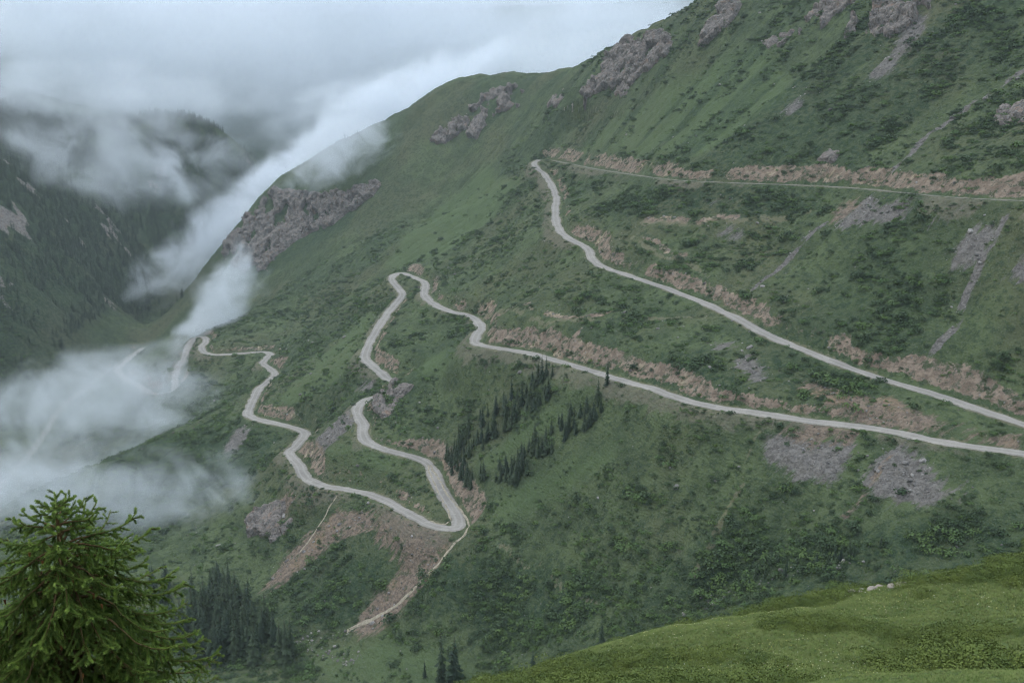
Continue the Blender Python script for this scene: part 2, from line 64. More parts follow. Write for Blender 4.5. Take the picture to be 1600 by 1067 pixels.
OUTCROPS = [([(-87.4, 1080.5), (-75.9, 1097.5), (-54.9, 1094.0), (-37.8, 1099.0), (-17.1, 1097.0), (3.4, 1081.0), (13.0, 1044.5), (7.8, 1034.0), (-16.6, 1062.5), (-26.5, 1053.5), (-36.3, 1046.5), (-54.2, 1075.5), (-67.8, 1073.5)], 7, 'pinkish rock crag on the green slope under the saddle of the ridge'),
([(58.6, 909.0), (65.1, 908.0), (75.7, 903.5), (84.2, 908.0), (102.2, 897.5), (118.4, 837.5), (123.0, 780.0), (115.8, 780.5), (107.4, 787.5), (94.6, 822.0), (84.7, 849.5), (72.0, 888.5), (64.3, 893.5)], 7, 'broad rosy crag right beneath the skyline where the ridge steepens'),
([(133.7, 741.0), (141.2, 747.5), (152.1, 759.5), (161.0, 755.5), (162.9, 737.5), (156.9, 732.5), (148.5, 733.5), (137.6, 732.0)], 6, 'narrow rock rib touching the skyline at the top edge of the picture'),
([(176.2, 640.0), (185.1, 650.5), (198.5, 665.0), (210.4, 634.0), (197.0, 628.5), (181.8, 629.0)], 5, 'slanting pale rock rib between the narrow skyline rib and the largest top crag'),
([(189.8, 595.0), (201.0, 602.0), (213.9, 616.5), (231.9, 581.5), (222.2, 565.0), (209.3, 567.0), (202.3, 571.0), (199.1, 589.0)], 7, 'largest pink crag cut by the top edge above the grassy slope'),
([(-322.1, 1109.0), (-309.0, 1137.0), (-291.9, 1153.5), (-271.1, 1153.5), (-240.1, 1138.0), (-201.1, 1124.0), (-144.7, 1081.5), (-135.3, 1043.0), (-161.2, 1047.5), (-190.3, 1054.5), (-221.5, 1071.5), (-240.8, 1061.5), (-257.0, 1037.5), (-279.3, 1043.5), (-307.5, 1079.0)], 8, 'wide dark grey cliff band on the misty shoulder of the ridge'),
([(-74.2, 493.5), (-73.6, 508.0), (-69.7, 532.0), (-59.9, 510.0), (-53.3, 501.5), (-59.5, 496.0), (-63.5, 485.5)], 3.5, 'small pale rock knob above the road bend that slips behind it'),
([(153.5, 515.5), (159.4, 514.5), (162.2, 504.5), (160.4, 501.0), (154.4, 507.0)], 2.5, 'small reddish rock patch just above the upper road cutting'),
([(211.4, 445.0), (219.8, 453.0), (229.2, 453.5), (218.9, 422.5), (213.7, 430.0)], 4, 'dark rock knob at the picture edge beside the diagonal gully track'),
([(35.5, 961.0), (40.8, 976.0), (49.0, 960.0), (46.6, 932.0)], 3, 'little rock tooth between the two big rosy crags'),
([(85.1, 842.5), (90.4, 840.5), (95.8, 820.0), (90.5, 806.0)], 3, 'little rock block directly below the broad rosy crag'),
([(-130.2, 452.0), (-129.9, 467.5), (-114.2, 457.5), (-105.2, 445.0), (-112.0, 438.5), (-123.7, 441.0)], 5, 'craggy brown rock face below the lowest road loop near the mist'),
([(158.6, 676.5), (169.8, 665.5), (174.4, 645.0), (166.4, 642.5)], 3, 'thin rock ledge beside the slanting pale rock rib')]
GROVES = [([(-29.1, 447.5), (-20.0, 454.5), (-12.2, 450.5), (-1.5, 447.0), (8.9, 440.5), (18.0, 434.5), (19.3, 423.0), (10.0, 422.0), (0.0, 429.5), (-9.4, 429.0), (-21.4, 433.0)], 54, (4, 13), '%s dark spruce on the %s of the upper grove under the middle road', 'spruces of the upper grove'),
([(-9.8, 406.5), (-2.8, 411.0), (8.9, 406.5), (16.5, 404.5), (24.5, 403.0), (37.2, 394.0), (42.0, 383.5), (30.1, 385.0), (18.2, 391.5), (9.4, 392.5), (1.3, 389.5)], 50, (4, 12), '%s dark spruce on the %s of the lower grove beyond the grassy strip', 'spruces of the lower grove'),
([(-33.6, 445.0), (-29.3, 452.0), (-21.2, 444.5), (-22.1, 428.0), (-11.3, 410.0), (-17.0, 409.5)], 24, (6, 11), '%s little spruce on the %s of the cluster beside the red road cutting', 'small spruces near the road'),
([(-149.9, 395.5), (-146.6, 411.0), (-132.2, 407.5), (-118.5, 400.0), (-107.1, 382.5), (-88.1, 363.5), (-93.3, 357.5), (-119.3, 365.5), (-139.1, 369.0)], 75, (14, 22), '%s dark spruce on the %s of the valley stand behind the near treetop', 'spruces of the valley bottom stand'),
([(-144.8, 423.0), (-137.4, 426.0), (-125.2, 420.5), (-121.6, 412.0), (-139.5, 417.0)], 7, (13, 17), 'lone pointed spruce above the valley bottom stand', 'scattered spruces above the valley stand'),
([(-174.3, 426.5), (-167.8, 439.5), (-158.1, 423.5), (-159.4, 413.0)], 10, (10, 15), 'spruce in the thinning mist beside the near treetop', 'spruces in the low mist'),
([(67.6, 289.0), (87.6, 276.5), (99.4, 272.0), (111.7, 265.5), (96.2, 267.5), (74.1, 274.5)], 22, (3, 6), '%s dark conifer on the %s of the stony streambed behind the near hill', 'small conifers by the streambed'),
([(-450.0, 1221.0), (-445.7, 1264.0), (-352.0, 1072.5), (-382.4, 1076.5), (-399.4, 1077.5)], 16, (9, 15), '%s spruce on the %s of the misty ridge toe', 'spruces on the ridge toe'),
([(-198.0, 1188.0), (-178.7, 1181.5), (-180.2, 1170.0)], 4, (7, 11), 'tiny spruce on the skyline of the misty ridge', 'skyline spruces')]
LONE_SPRUCES = [((-26.0, 325.0), 22, 'tall spruce cut by the bottom edge, the bigger of two side by side'),
((-21.3, 322.0), 19, 'tall spruce cut by the bottom edge, the smaller of two side by side'),
((29.6, 293.0), 9, 'single dark spruce just above the crest of the near hill'),
((7.2, 301.0), 8, 'single dark spruce standing beside the left foot of the near hill crest'),
((-32.7, 330.0), 8, 'short spruce beside the pair cut by the bottom edge'),
((13.7, 434.5), 13, 'tallest single spruce at the top end of the upper grove'),
((39.6, 398.0), 12, 'single spruce at the top end of the lower grove')]
CREST_STONES = [(33.5, 88.2, 0.55), (35.5, 91.3, 0.4), (33.1, 82.9, 0.5), (36.9, 90.4, 0.35), (34.5, 82.2, 0.45), (35.6, 82.4, 0.5), (37.1, 83.7, 0.3), (46.2, 88.7, 0.4), (32.3, 83.4, 0.3), (33.9, 84.0, 0.28)]
# ---------------------------------------------------------------- ground heights
class TPS:
    def __init__(s, p, smooth=2.0):
        s.c = p[:, :2].mean(0); s.k = 300.0
        q = (p[:, :2] - s.c) / s.k; n = len(q)
        A = np.zeros((n + 3, n + 3)); A[:n, :n] = s.phi(q[:, None, :] - q[None]); A[:n, :n] += np.eye(n) * smooth * 1e-3
        Pm = np.c_[np.ones(n), q]; A[:n, n:] = Pm; A[n:, :n] = Pm.T
        s.q = q; s.w = np.linalg.solve(A, np.r_[p[:, 2], 0, 0, 0])
    def phi(s, d):
        r2 = (d ** 2).sum(-1); return 0.5 * r2 * np.log(r2 + 1e-9)
    def __call__(s, x, y):
        t = (np.c_[x, y] - s.c) / s.k; out = np.empty(len(t)); n = len(s.q)
        for i in range(0, len(t), 4000):
            b = t[i:i + 4000]; out[i:i + 4000] = s.phi(b[:, None, :] - s.q[None]) @ s.w[:n] + s.w[n] + b @ s.w[n + 1:]
        return out

_tab = np.random.RandomState(5).rand(256, 256)
def vnoise(x, y, seed=0):
    x = np.asarray(x, float) + seed * 17.31; y = np.asarray(y, float) + seed * 9.77
    i = np.floor(x).astype(np.int64); j = np.floor(y).astype(np.int64); a = x - i; b = y - j
    a = a * a * a * (a * (a * 6 - 15) + 10); b = b * b * b * (b * (b * 6 - 15) + 10)
    i0 = i & 255; j0 = j & 255; i1 = (i + 1) & 255; j1 = (j + 1) & 255
    return (_tab[j0, i0] * (1 - a) + _tab[j0, i1] * a) * (1 - b) + (_tab[j1, i0] * (1 - a) + _tab[j1, i1] * a) * b
def fbm(x, y, scale, octaves=4, seed=0, gain=0.5):
    t = 0; amp = 1; n = 0; f = 1.0 / scale
    for k in range(octaves):
        xr = x * 0.8 - y * 0.6; yr = x * 0.6 + y * 0.8
        t = t + amp * vnoise(xr * f, yr * f, seed + k * 3); n += amp; amp *= gain; f *= 2.03; x, y = xr, yr
    return t / n
def sstep(a, b, x):
    t = np.clip((x - a) / (b - a), 0, 1); return t * t * (3 - 2 * t)

def upsample(C, x0, y0, step, xs, ys):
    def wts(t, n):
        f = (t); i = np.clip(np.floor(f).astype(int), 1, n - 3); a = f - i
        w = np.stack([-.5 * a + a * a - .5 * a ** 3, 1 - 2.5 * a * a + 1.5 * a ** 3, .5 * a + 2 * a * a - 1.5 * a ** 3, -.5 * a * a + .5 * a ** 3])
        return i, w
    i, w = wts((xs - x0) / step, C.shape[1]); j, v = wts((ys - y0) / step, C.shape[0])
    R = sum(C[:, i + k - 1] * w[k][None] for k in range(4))
    return sum(R[j + k - 1, :] * v[k][:, None] for k in range(4))

def resample(P, step):
    # Catmull-Rom through the control points, then even steps
    P = np.asarray(P, float); n = len(P); out = []
    Q = np.vstack([2 * P[0] - P[1], P, 2 * P[-1] - P[-2]])
    for k in range(n - 1):
        a, b, c, d = Q[k:k + 4]
        t = np.linspace(0, 1, 12, endpoint=False)[:, None]
        out.append(0.5 * (2 * b + (c - a) * t + (2 * a - 5 * b + 4 * c - d) * t ** 2 + (3 * b - a - 3 * c + d) * t ** 3))
    out = np.vstack(out + [P[-1:]])
    s = np.r_[0, np.cumsum(np.linalg.norm(np.diff(out[:, :2], axis=0), axis=1))]
    m = np.linspace(0, s[-1], max(2, int(s[-1] / step)))
    return np.stack([np.interp(m, s, out[:, i]) for i in range(3)], 1)

tps = TPS(np.array(CTRL))
ROAD = {k: resample(v, 1.5) for k, v in ROADS.items()}
for k in ROAD:      # even out the grade a little
    z = ROAD[k][:, 2]
    for _ in range(60): z[1:-1] = z[1:-1] * .5 + (z[:-2] + z[2:]) * .25
HALF = {'A': 2.9, 'U': 1.9, 'B': 3.2, 'C': 2.2}

XS = np.arange(-720, 640, 1.4)
ys_ = [205.0]
while ys_[-1] < 1290: ys_.append(ys_[-1] + 1.15 + (ys_[-1] - 205) * 0.00115)
YS = np.array(ys_)
_cx = np.arange(-760, 690, 8.0); _cy = np.arange(160, 1340, 8.0)
_CX, _CY = np.meshgrid(_cx, _cy)
_C = tps(_CX.ravel(), _CY.ravel()).reshape(_CX.shape)
H = upsample(_C, _cx[0], _cy[0], 8.0, XS, YS)
GX, GY = np.meshgrid(XS, YS)
# distance to the nearest road and that road's height
DR = np.full(H.shape, 60.0); ZR = np.zeros(H.shape); RW = np.full(H.shape, 3.0)
for k, RD in ROAD.items():
    for p in RD:
        i0, i1 = np.searchsorted(XS, (p[0] - 34, p[0] + 34)); j0, j1 = np.searchsorted(YS, (p[1] - 34, p[1] + 34))
        if i0 == i1 or j0 == j1: continue
        d = np.hypot(GX[j0:j1, i0:i1] - p[0], GY[j0:j1, i0:i1] - p[1])
        m = d < DR[j0:j1, i0:i1]
        DR[j0:j1, i0:i1][m] = d[m]; ZR[j0:j1, i0:i1][m] = p[2]; RW[j0:j1, i0:i1][m] = HALF[k]
# relief: broad swells, gullies down the fall line, small bumps
def relief(X, Y, far):
    sx = X * .30 - Y * .95; fx = X * .95 + Y * .30
    gul = 1 - np.abs(2 * fbm(sx, fx * .16, 46, 3, 11) - 1)
    gul2 = 1 - np.abs(2 * fbm(sx + 5 * vnoise(X / 30, Y / 30, 3), fx * .22, 17, 3, 21) - 1)
    r = (.25 + .75 * far) * ((fbm(X, Y, 85, 3, 1) - .5) * 9 - (gul ** 3) * 4.0 + 1.6)
    return r + (.15 + .85 * far) * (-(gul2 ** 3) * 1.8 + (fbm(X, Y, 14, 4, 2) - .5) * 3.4), gul2
rl, gul2 = relief(GX, GY, sstep(12, 40, DR)); H += rl
H += (fbm(GX, GY, 5, 3, 4) - .5) * 1.3 * sstep(4, 9, DR)
# benches for the roads: cut into the hill above, filled below
bw = RW + 1.0 + 0.8 * fbm(GX, GY, 12, 2, 31)
steep = 0.85 + 0.7 * fbm(GX, GY, 16, 3, 33)
cutz = ZR + np.maximum(DR - bw, 0) * steep + (DR > bw) * ((fbm(GX, GY, 7, 3, 35) - .5) * 2.6 - (gul2 ** 4) * 1.2) * sstep(0, 4, DR - bw)
H0 = H.copy()
near = DR < 33
H = np.where(near, np.minimum(H, np.maximum(cutz, ZR - .02)), H)
H = np.where(near, np.maximum(H, ZR - np.maximum(DR - bw, 0) * 0.95 - 25 * sstep(9, 33, DR)), H)
H = np.where(DR < bw, ZR - .12, H)
EARTH = np.where(near, sstep(.2, .9, (H0 - H)) * sstep(1.2, 4.0, DR - RW + 3 * (fbm(GX, GY, 9, 3, 36) - .5)) * (1 - sstep(9, 14.5, DR)), 0.0)
EARTH *= .25 + .75 * sstep(.36, .5, fbm(GX, GY, 30, 3, 37))
FILL = np.where(near & (H - H0 > .3) & (DR > RW), sstep(.3, 1.8, H - H0) * (1 - sstep(5, 15, DR + 8 * (fbm(GX, GY, 12, 3, 38) - .5))), 0.0)
def ground(x, y):
    x = np.asarray(x, float); y = np.asarray(y, float)
    i = np.clip(np.searchsorted(XS, x) - 1, 0, len(XS) - 2); j = np.clip(np.searchsorted(YS, y) - 1, 0, len(YS) - 2)
    a = (x - XS[i]) / (XS[i + 1] - XS[i]); b = (y - YS[j]) / (YS[j + 1] - YS[j])
    return H[j, i] * (1 - a) * (1 - b) + H[j, i + 1] * a * (1 - b) + H[j + 1, i] * (1 - a) * b + H[j + 1, i + 1] * a * b
def gsamp(M, x, y):
    i = np.clip(np.searchsorted(XS, x) - 1, 0, len(XS) - 1); j = np.clip(np.searchsorted(YS, y) - 1, 0, len(YS) - 1)
    return M[j, i]
tpf = TPS(np.array(FORE), smooth=.05)
FX = np.arange(-50, 110, .5); FY = np.arange(-30, 140, .5)
_cx = np.arange(-62, 122, 4.0); _cy = np.arange(-42, 152, 4.0)
_CX, _CY = np.meshgrid(_cx, _cy)
FH = upsample(tpf(_CX.ravel(), _CY.ravel()).reshape(_CX.shape), _cx[0], _cy[0], 4.0, FX, FY)
QX, QY = np.meshgrid(FX, FY)
_fd = sstep(12, 40, np.hypot(QX, QY))
FH += _fd * ((fbm(QX, QY, 11, 4, 51) - .5) * 2.0 + (fbm(QX, QY, 2.2, 3, 52) - .5) * .45)
def fground(x, y):
    x = np.asarray(x, float); y = np.asarray(y, float)
    i = np.clip(((x - FX[0]) / .5).astype(int), 0, len(FX) - 2); j = np.clip(((y - FY[0]) / .5).astype(int), 0, len(FY) - 2)
    a = (x - FX[i]) / .5; b = (y - FY[j]) / .5
    return FH[j, i] * (1 - a) * (1 - b) + FH[j, i + 1] * a * (1 - b) + FH[j + 1, i] * (1 - a) * b + FH[j + 1, i + 1] * a * b

# ---------------------------------------------------------------- helpers
rng = np.random.RandomState(7)
def tag(o, label=None, cat=None, group=None, kind=None):
    if label: o['label'] = label
    if cat: o['category'] = cat
    if group: o['group'] = group
    if kind: o['kind'] = kind
    return o
def link(name, me, parent=None, mat=None):
    o = bpy.data.objects.new(name, me); COL.objects.link(o)
    if mat is not None and me is not None and not me.materials: me.materials.append(mat)
    if parent is not None: o.parent = parent
    return o
def mesh_np(name, V, Fq, attrs=None, smooth=False, fattr=None):
    """vertices (n,3), faces (m,3) or (m,4) -> mesh"""
    V = np.asarray(V, np.float32); Fq = np.asarray(Fq, np.int32); k = Fq.shape[1]
    me = bpy.data.meshes.new(name)
    me.vertices.add(len(V)); me.vertices.foreach_set('co', V.ravel())
    me.loops.add(Fq.size); me.loops.foreach_set('vertex_index', Fq.ravel())
    me.polygons.add(len(Fq)); me.polygons.foreach_set('loop_start', np.arange(0, Fq.size, k, dtype=np.int32))
    if smooth: me.polygons.foreach_set('use_smooth', np.ones(len(Fq), bool))
    for n, a in (attrs or {}).items():
        at = me.attributes.new(n, 'FLOAT', 'POINT'); at.data.foreach_set('value', np.asarray(a, np.float32).ravel())
    me.update(calc_edges=True); me.validate()
    return me
def grid_mesh(name, xs, ys, Z, keep, attrs):
    nx, ny = len(xs), len(ys)
    idx = np.arange(nx * ny).reshape(ny, nx)
    q = np.stack([idx[:-1, :-1], idx[:-1, 1:], idx[1:, 1:], idx[1:, :-1]], -1)
    kq = keep[:-1, :-1] & keep[:-1, 1:] & keep[1:, 1:] & keep[1:, :-1]
    q = q[kq]
    used = np.zeros(nx * ny, bool); used[q.ravel()] = True
    remap = np.cumsum(used) - 1
    X, Y = np.meshgrid(xs, ys)
    V = np.stack([X.ravel(), Y.ravel(), Z.ravel()], 1)[used]
    return mesh_np(name, V, remap[q], {k: v.ravel()[used] for k, v in attrs.items()}, smooth=True)
def inside(px, py, poly):
    P = np.array(poly); r = np.zeros(px.shape, bool); n = len(P)
    for i in range(n):
        x1, y1 = P[i]; x2, y2 = P[(i + 1) % n]
        c = (y1 > py) != (y2 > py)
        r ^= c & (px < (x2 - x1) * (py - y1) / ((y2 - y1) if y2 != y1 else 1e-9) + x1)
    return r

class NT:
    """a small node-tree writer"""
    def __init__(s, mat): s.t = mat.node_tree; s.t.nodes.clear()
    def n(s, ty, ins=None, **k):
        nd = s.t.nodes.new(ty)
        for a, b in k.items(): setattr(nd, a, b)
        for a, b in (ins or {}).items(): s.put(nd, a, b)
        return nd
    def put(s, nd, a, b):
        sock = nd.inputs[a]
        if hasattr(b, 'links') or isinstance(b, bpy.types.NodeSocket): s.t.links.new(b, sock)
        else: sock.default_value = b
    def attr(s, name): return s.n('ShaderNodeAttribute', attribute_name=name).outputs['Fac']
    def math(s, op, a, b=0.0, c=0.0, clamp=False):
        return s.n('ShaderNodeMath', {0: a, 1: b, 2: c}, operation=op, use_clamp=clamp).outputs[0]
    def ramp(s, x, a, b): return s.n('ShaderNodeMapRange', {0: x, 1: a, 2: b, 3: 0.0, 4: 1.0}, interpolation_type='SMOOTHSTEP').outputs[0]
    def mix(s, f, a, b):
        a = (*a, 1) if isinstance(a, tuple) and len(a) == 3 else a; b = (*b, 1) if isinstance(b, tuple) and len(b) == 3 else b
        return s.n('ShaderNodeMix', {0: f, 6: a, 7: b}, data_type='RGBA').outputs[2]
    def noise(s, vec, scale, detail=3, rough=.55, dist=0.0):
        return s.n('ShaderNodeTexNoise', {'Vector': vec, 'Scale': scale, 'Detail': detail, 'Roughness': rough, 'Distortion': dist}).outputs[0]
    def pos(s): return s.n('ShaderNodeNewGeometry').outputs['Position']
    def mapping(s, v, scale=(1, 1, 1), rot=(0, 0, 0)): return s.n('ShaderNodeMapping', {'Vector': v, 'Scale': scale, 'Rotation': rot}).outputs[0]
    def out(s, col, rough=.9, bump=None, spec=.15, sheen=None):
        b = s.n('ShaderNodeBsdfPrincipled', {'Base Color': col, 'Roughness': rough, 'Specular IOR Level': spec})
        if bump is not None: s.put(b, 'Normal', bump)
        o = s.n('ShaderNodeOutputMaterial'); s.t.links.new(b.outputs[0], o.inputs[0]); return b
    def bump(s, h, strength, dist, normal=None):
        d = {'Height': h, 'Strength': strength, 'Distance': dist}
        if normal is not None: d['Normal'] = normal
        return s.n('ShaderNodeBump', d).outputs[0]
def newmat(name):
    m = bpy.data.materials.new(name); m.use_nodes = True; return m, NT(m)

# ---------------------------------------------------------------- materials
def rock_color(t, p, s=1.0):
    c1 = t.noise(p, .35 * s, 5, .65, .4); c2 = t.noise(t.mapping(p, (1, 1, .35)), 1.1 * s, 4, .7)
    vo = t.n('ShaderNodeTexVoronoi', {'Vector': t.mapping(p, (1, 1, .5)), 'Scale': .55 * s}, feature='DISTANCE_TO_EDGE').outputs[0]
    col = t.mix(t.ramp(c1, .35, .65), (.12, .104, .092), (.27, .222, .192))
    col = t.mix(t.ramp(c2, .45, .75), col, (.20, .185, .165))
    col = t.mix(t.ramp(t.noise(p, .18 * s, 4, .6), .55, .72), col, (.27, .19, .145))
    h = t.math('ADD', t.math('MULTIPLY', t.ramp(vo, 0, .25), .7), t.math('MULTIPLY', c2, 1.0))
    return col, h
def ground_material(name, fine=1.0, warm=0.0):
    m, t = newmat(name); p = t.pos()
    big = t.noise(p, .012, 4, .5); mid = t.noise(p, .06, 4, .6, .3); sml = t.noise(p, .33 * fine, 4, .65); tiny = t.noise(p, 1.4 * fine, 3, .7)
    # grass: sward, drier tufts, herb patches
    g = t.mix(t.ramp(mid, .36, .64), (.058, .077, .038), (.094, .118, .054))
    g = t.mix(t.math('MULTIPLY', t.ramp(big, .45, .66), .8), g, (.102, .102, .055))
    g = t.mix(t.math('MULTIPLY', t.ramp(sml, .47, .62), .75), g, (.036, .054, .028))
    g = t.mix(t.math('MULTIPLY', t.ramp(tiny, .5, .68), .5), g, (.13, .145, .076))
    g = t.mix(t.math('MULTIPLY', t.attr('lush'), .55), g, t.mix(t.ramp(sml, .3, .7), (.076, .11, .047), (.112, .15, .064)))
    dk = t.math('MULTIPLY', t.attr('dark'), t.ramp(t.math('ADD', t.math('MULTIPLY', sml, .6), t.math('MULTIPLY', mid, .4)), .36, .56), clamp=True)
    g = t.mix(t.math('MULTIPLY', dk, .85), g, t.mix(t.ramp(tiny, .35, .65), (.022, .038, .021), (.04, .064, .033)))
    # bare bits
    bare = t.math('MULTIPLY', t.ramp(t.noise(p, .10, 5, .7, .6), .60, .70), t.ramp(big, .42, .62))
    g = t.mix(t.math('MULTIPLY', bare, .35), g, (.15, .125, .095))
    if warm: g = t.mix(warm, g, t.mix(t.ramp(sml, .4, .6), (.14, .20, .055), (.235, .29, .095)))
    # scree
    sn = t.n('ShaderNodeTexVoronoi', {'Vector': p, 'Scale': 1.3}).outputs['Color']
    sc_ = t.mix(t.ramp(t.noise(p, .4, 6, .78), .4, .6), (.09, .078, .066), (.195, .17, .147))
    sc_ = t.mix(t.math('MULTIPLY', t.ramp(t.noise(p, .12, 5, .7), .5, .64), .7), sc_, (.13, .112, .085))
    sc_ = t.mix(.35, sc_, t.mix(t.n('ShaderNodeSeparateColor', {0: sn}).outputs[0], (.08, .073, .07), (.26, .24, .225)))
    pf = t.mapping(t.mapping(p, rot=(0, 0, -.305)), (.22, 1, .3))
    def edge(a, lo=.32, hi=.62, nscale=.22):
        nn = t.math('ADD', t.attr(a), t.math('MULTIPLY', t.math('SUBTRACT', t.noise(pf if 'scree' in a else p, nscale * (1.5 if 'scree' in a else 1), 6, .74), .5), t.math('MULTIPLY', t.ramp(t.attr(a), 0.0, .12), 1.9)))
        return t.ramp(nn, lo, hi)
    col = t.mix(edge('scree'), g, sc_)
    rs = t.mix(t.ramp(t.noise(p, .5, 6, .78), .4, .6), (.13, .10, .076), (.235, .175, .13))
    rs = t.mix(t.math('MULTIPLY', t.ramp(t.noise(p, .05, 5, .7), .52, .66), .6), rs, (.26, .18, .11))
    rs = t.mix(t.math('MULTIPLY', t.ramp(t.noise(p, .2, 5, .75), .52, .62), .8), rs, (.05, .068, .035))
    col = t.mix(edge('redscree'), col, rs)
    # earth cuttings
    str_ = t.noise(t.mapping(p, (1, 1, .6)), .28, 6, .68)
    er = t.mix(t.ramp(str_, .4, .6), (.175, .13, .095), (.28, .21, .158))
    er = t.mix(t.math('MULTIPLY', t.ramp(t.noise(p, .3, 4, .65), .45, .62), .6), er, (.15, .122, .10))
    er = t.mix(t.ramp(t.noise(p, .07, 5, .7), .54, .68), er, t.mix(t.ramp(str_, .42, .6), (.17, .125, .08), (.40, .325, .225)))
    er = t.mix(t.math('MULTIPLY', t.ramp(t.noise(p, .3, 5, .75), .50, .60), .85), er, (.05, .07, .033))
    col = t.mix(edge('earth', .3, .55), col, er)
    fl = t.mix(t.ramp(str_, .4, .6), (.14, .125, .09), (.2, .165, .125))
    col = t.mix(t.math('MULTIPLY', edge('fill', .4, .8, .2), .55), col, fl)
    col = t.mix(t.math('MULTIPLY', edge('path', .35, .6, .5), .7), col, (.17, .155, .095))
    col = t.mix(edge('pale', .4, .55, .6), col, (.44, .37, .27))
    rc, rh = rock_color(t, p)
    col = t.mix(edge('rock', .35, .6), col, rc)
    hsum = t.math('ADD', t.math('MULTIPLY', sml, 2.0), t.math('MULTIPLY', tiny, .8))
    hsum = t.math('ADD', hsum, t.math('MULTIPLY', t.math('MULTIPLY', str_, t.attr('earth')), 1.0))
    # trodden terraces along the contour
    tz = t.n('ShaderNodeTexWave', {'Vector': p, 'Scale': .3, 'Distortion': 16.0, 'Detail': 3.0, 'Detail Scale': .35}, bands_direction='Z').outputs[0]
    hsum = t.math('ADD', hsum, t.math('MULTIPLY', t.math('MULTIPLY', tz, t.attr('terr')), .13))
    bmp = t.bump(hsum, .75, 1.0)
    t.out(col, .95, bmp, .08)
    return m
M_GROUND = ground_material('hill_ground')
M_FORE = ground_material('near_hill_ground', fine=5.0, warm=.6)
def road_material(name, grass=0.0):
    m, t = newmat(name)
    across = t.attr('across'); p = t.pos()
    n1 = t.noise(p, .08, 4, .6); n2 = t.noise(p, .9, 5, .7)
    c = t.mix(t.ramp(n1, .35, .65), (.235, .21, .182), (.30, .268, .232))
    c = t.mix(t.math('MULTIPLY', t.ramp(n2, .45, .7), .5), c, (.17, .155, .14))
    c = t.mix(t.math('MULTIPLY', t.ramp(t.noise(p, .035, 4, .65), .5, .62), .5), c, (.19, .172, .155))
    c = t.mix(t.math('MULTIPLY', t.ramp(t.noise(p, .25, 4, .7), .55, .66), .45), c, (.40, .36, .30))
    # wheel tracks: paler, and a stony middle
    a = t.math('ABSOLUTE', across)
    w = t.ramp(t.math('ABSOLUTE', t.math('SUBTRACT', a, .42)), .22, .04)
    c = t.mix(t.math('MULTIPLY', w, .45), c, (.36, .325, .285))
    e = t.ramp(t.math('ADD', a, t.math('MULTIPLY', t.math('SUBTRACT', t.noise(p, .45, 5, .75), .5), 1.1)), .78, 1.05)
    c = t.mix(t.math('MULTIPLY', e, .85), c, (.12, .11, .075))
    if grass: c = t.mix(.5, c, (.13, .115, .085)); c = t.mix(t.math('MULTIPLY', t.ramp(t.noise(p, .3, 4, .7), .62 - grass * .3, .75 - grass * .3), .8), c, (.075, .09, .045))
    t.out(c, .9, t.bump(n2, .4, .2), .12)
    return m
M_ROAD = road_material('gravel_road'); M_TRACK = road_material('grassy_track', .55)
m_, t_ = newmat('pale_berm'); p_ = t_.pos()
t_.out(t_.mix(t_.ramp(t_.noise(p_, .8, 4, .7), .35, .65), (.22, .185, .135), (.37, .31, .23)), .9, None, .1); M_BERM = m_
m_, t_ = newmat('crag_rock'); c_, h_ = rock_color(t_, t_.pos())
t_.out(t_.mix(t_.math('MULTIPLY', t_.ramp(t_.noise(t_.pos(), .22, 5, .7), .56, .68), .75), c_, (.05, .07, .035)), .9, t_.bump(h_, .9, .9), .15); M_ROCK = m_
def leaf_material(name, c0, c1, c2, nscale=.25):
    m, t = newmat(name)
    r = t.n('ShaderNodeObjectInfo').outputs['Random']; p = t.pos()
    c = t.mix(t.ramp(t.noise(p, nscale, 3, .6), .3, .7), c0, c1)
    c = t.mix(t.math('MULTIPLY', r, .7), c, c2)
    b = t.out(c, .75, None, .18)
    return m
M_SPRUCE = leaf_material('spruce_needles', (.013, .025, .015), (.028, .047, .024), (.052, .07, .032))
M_SHRUB = leaf_material('shrub_leaves', (.030, .050, .025), (.056, .086, .037), (.07, .10, .042))
M_JUNIPER = leaf_material('juniper_leaves', (.055, .085, .02), (.105, .14, .032), (.15, .175, .036), 1.2)
M_GRASS = leaf_material('grass_blades', (.14, .20, .05), (.23, .285, .08), (.28, .29, .11), .3)
M_HERB = leaf_material('herb_leaves', (.055, .095, .032), (.085, .135, .045), (.10, .14, .04))
m_, t_ = newmat('bark'); t_.out(t_.mix(t_.noise(t_.pos(), 6, 4, .7), (.05, .035, .025), (.12, .085, .06)), .9, None, .1); M_BARK = m_

# ---------------------------------------------------------------- ground attributes
def jitter(X, Y, a, s, seed): return X + (fbm(X, Y, s, 3, seed) - .5) * 2 * a, Y + (fbm(X, Y, s, 3, seed + 7) - .5) * 2 * a
JX, JY = jitter(GX, GY, 4.0, 9, 61)
def paint(polys):
    M = np.zeros(H.shape)
    for P in polys:
        if len(P) < 3: continue
        a = np.array(P); lo = a.min(0) - 6; hi = a.max(0) + 6
        i0, i1 = np.searchsorted(XS, (lo[0], hi[0])); j0, j1 = np.searchsorted(YS, (lo[1], hi[1]))
        if i1 > i0 and j1 > j0: M[j0:j1, i0:i1] = np.maximum(M[j0:j1, i0:i1], inside(JX[j0:j1, i0:i1], JY[j0:j1, i0:i1], P))
    return M
def blur(M, n=1):
    for _ in range(n):
        M = (np.roll(M, 1, 0) + np.roll(M, -1, 0) + 2 * M) / 4; M = (np.roll(M, 1, 1) + np.roll(M, -1, 1) + 2 * M) / 4
    return M
A_ = {k: np.zeros(H.shape) for k in ('path', 'pale', 'stony')}
A_['scree'] = blur(paint(SCREE), 10); A_['redscree'] = blur(paint(REDSCREE), 10)
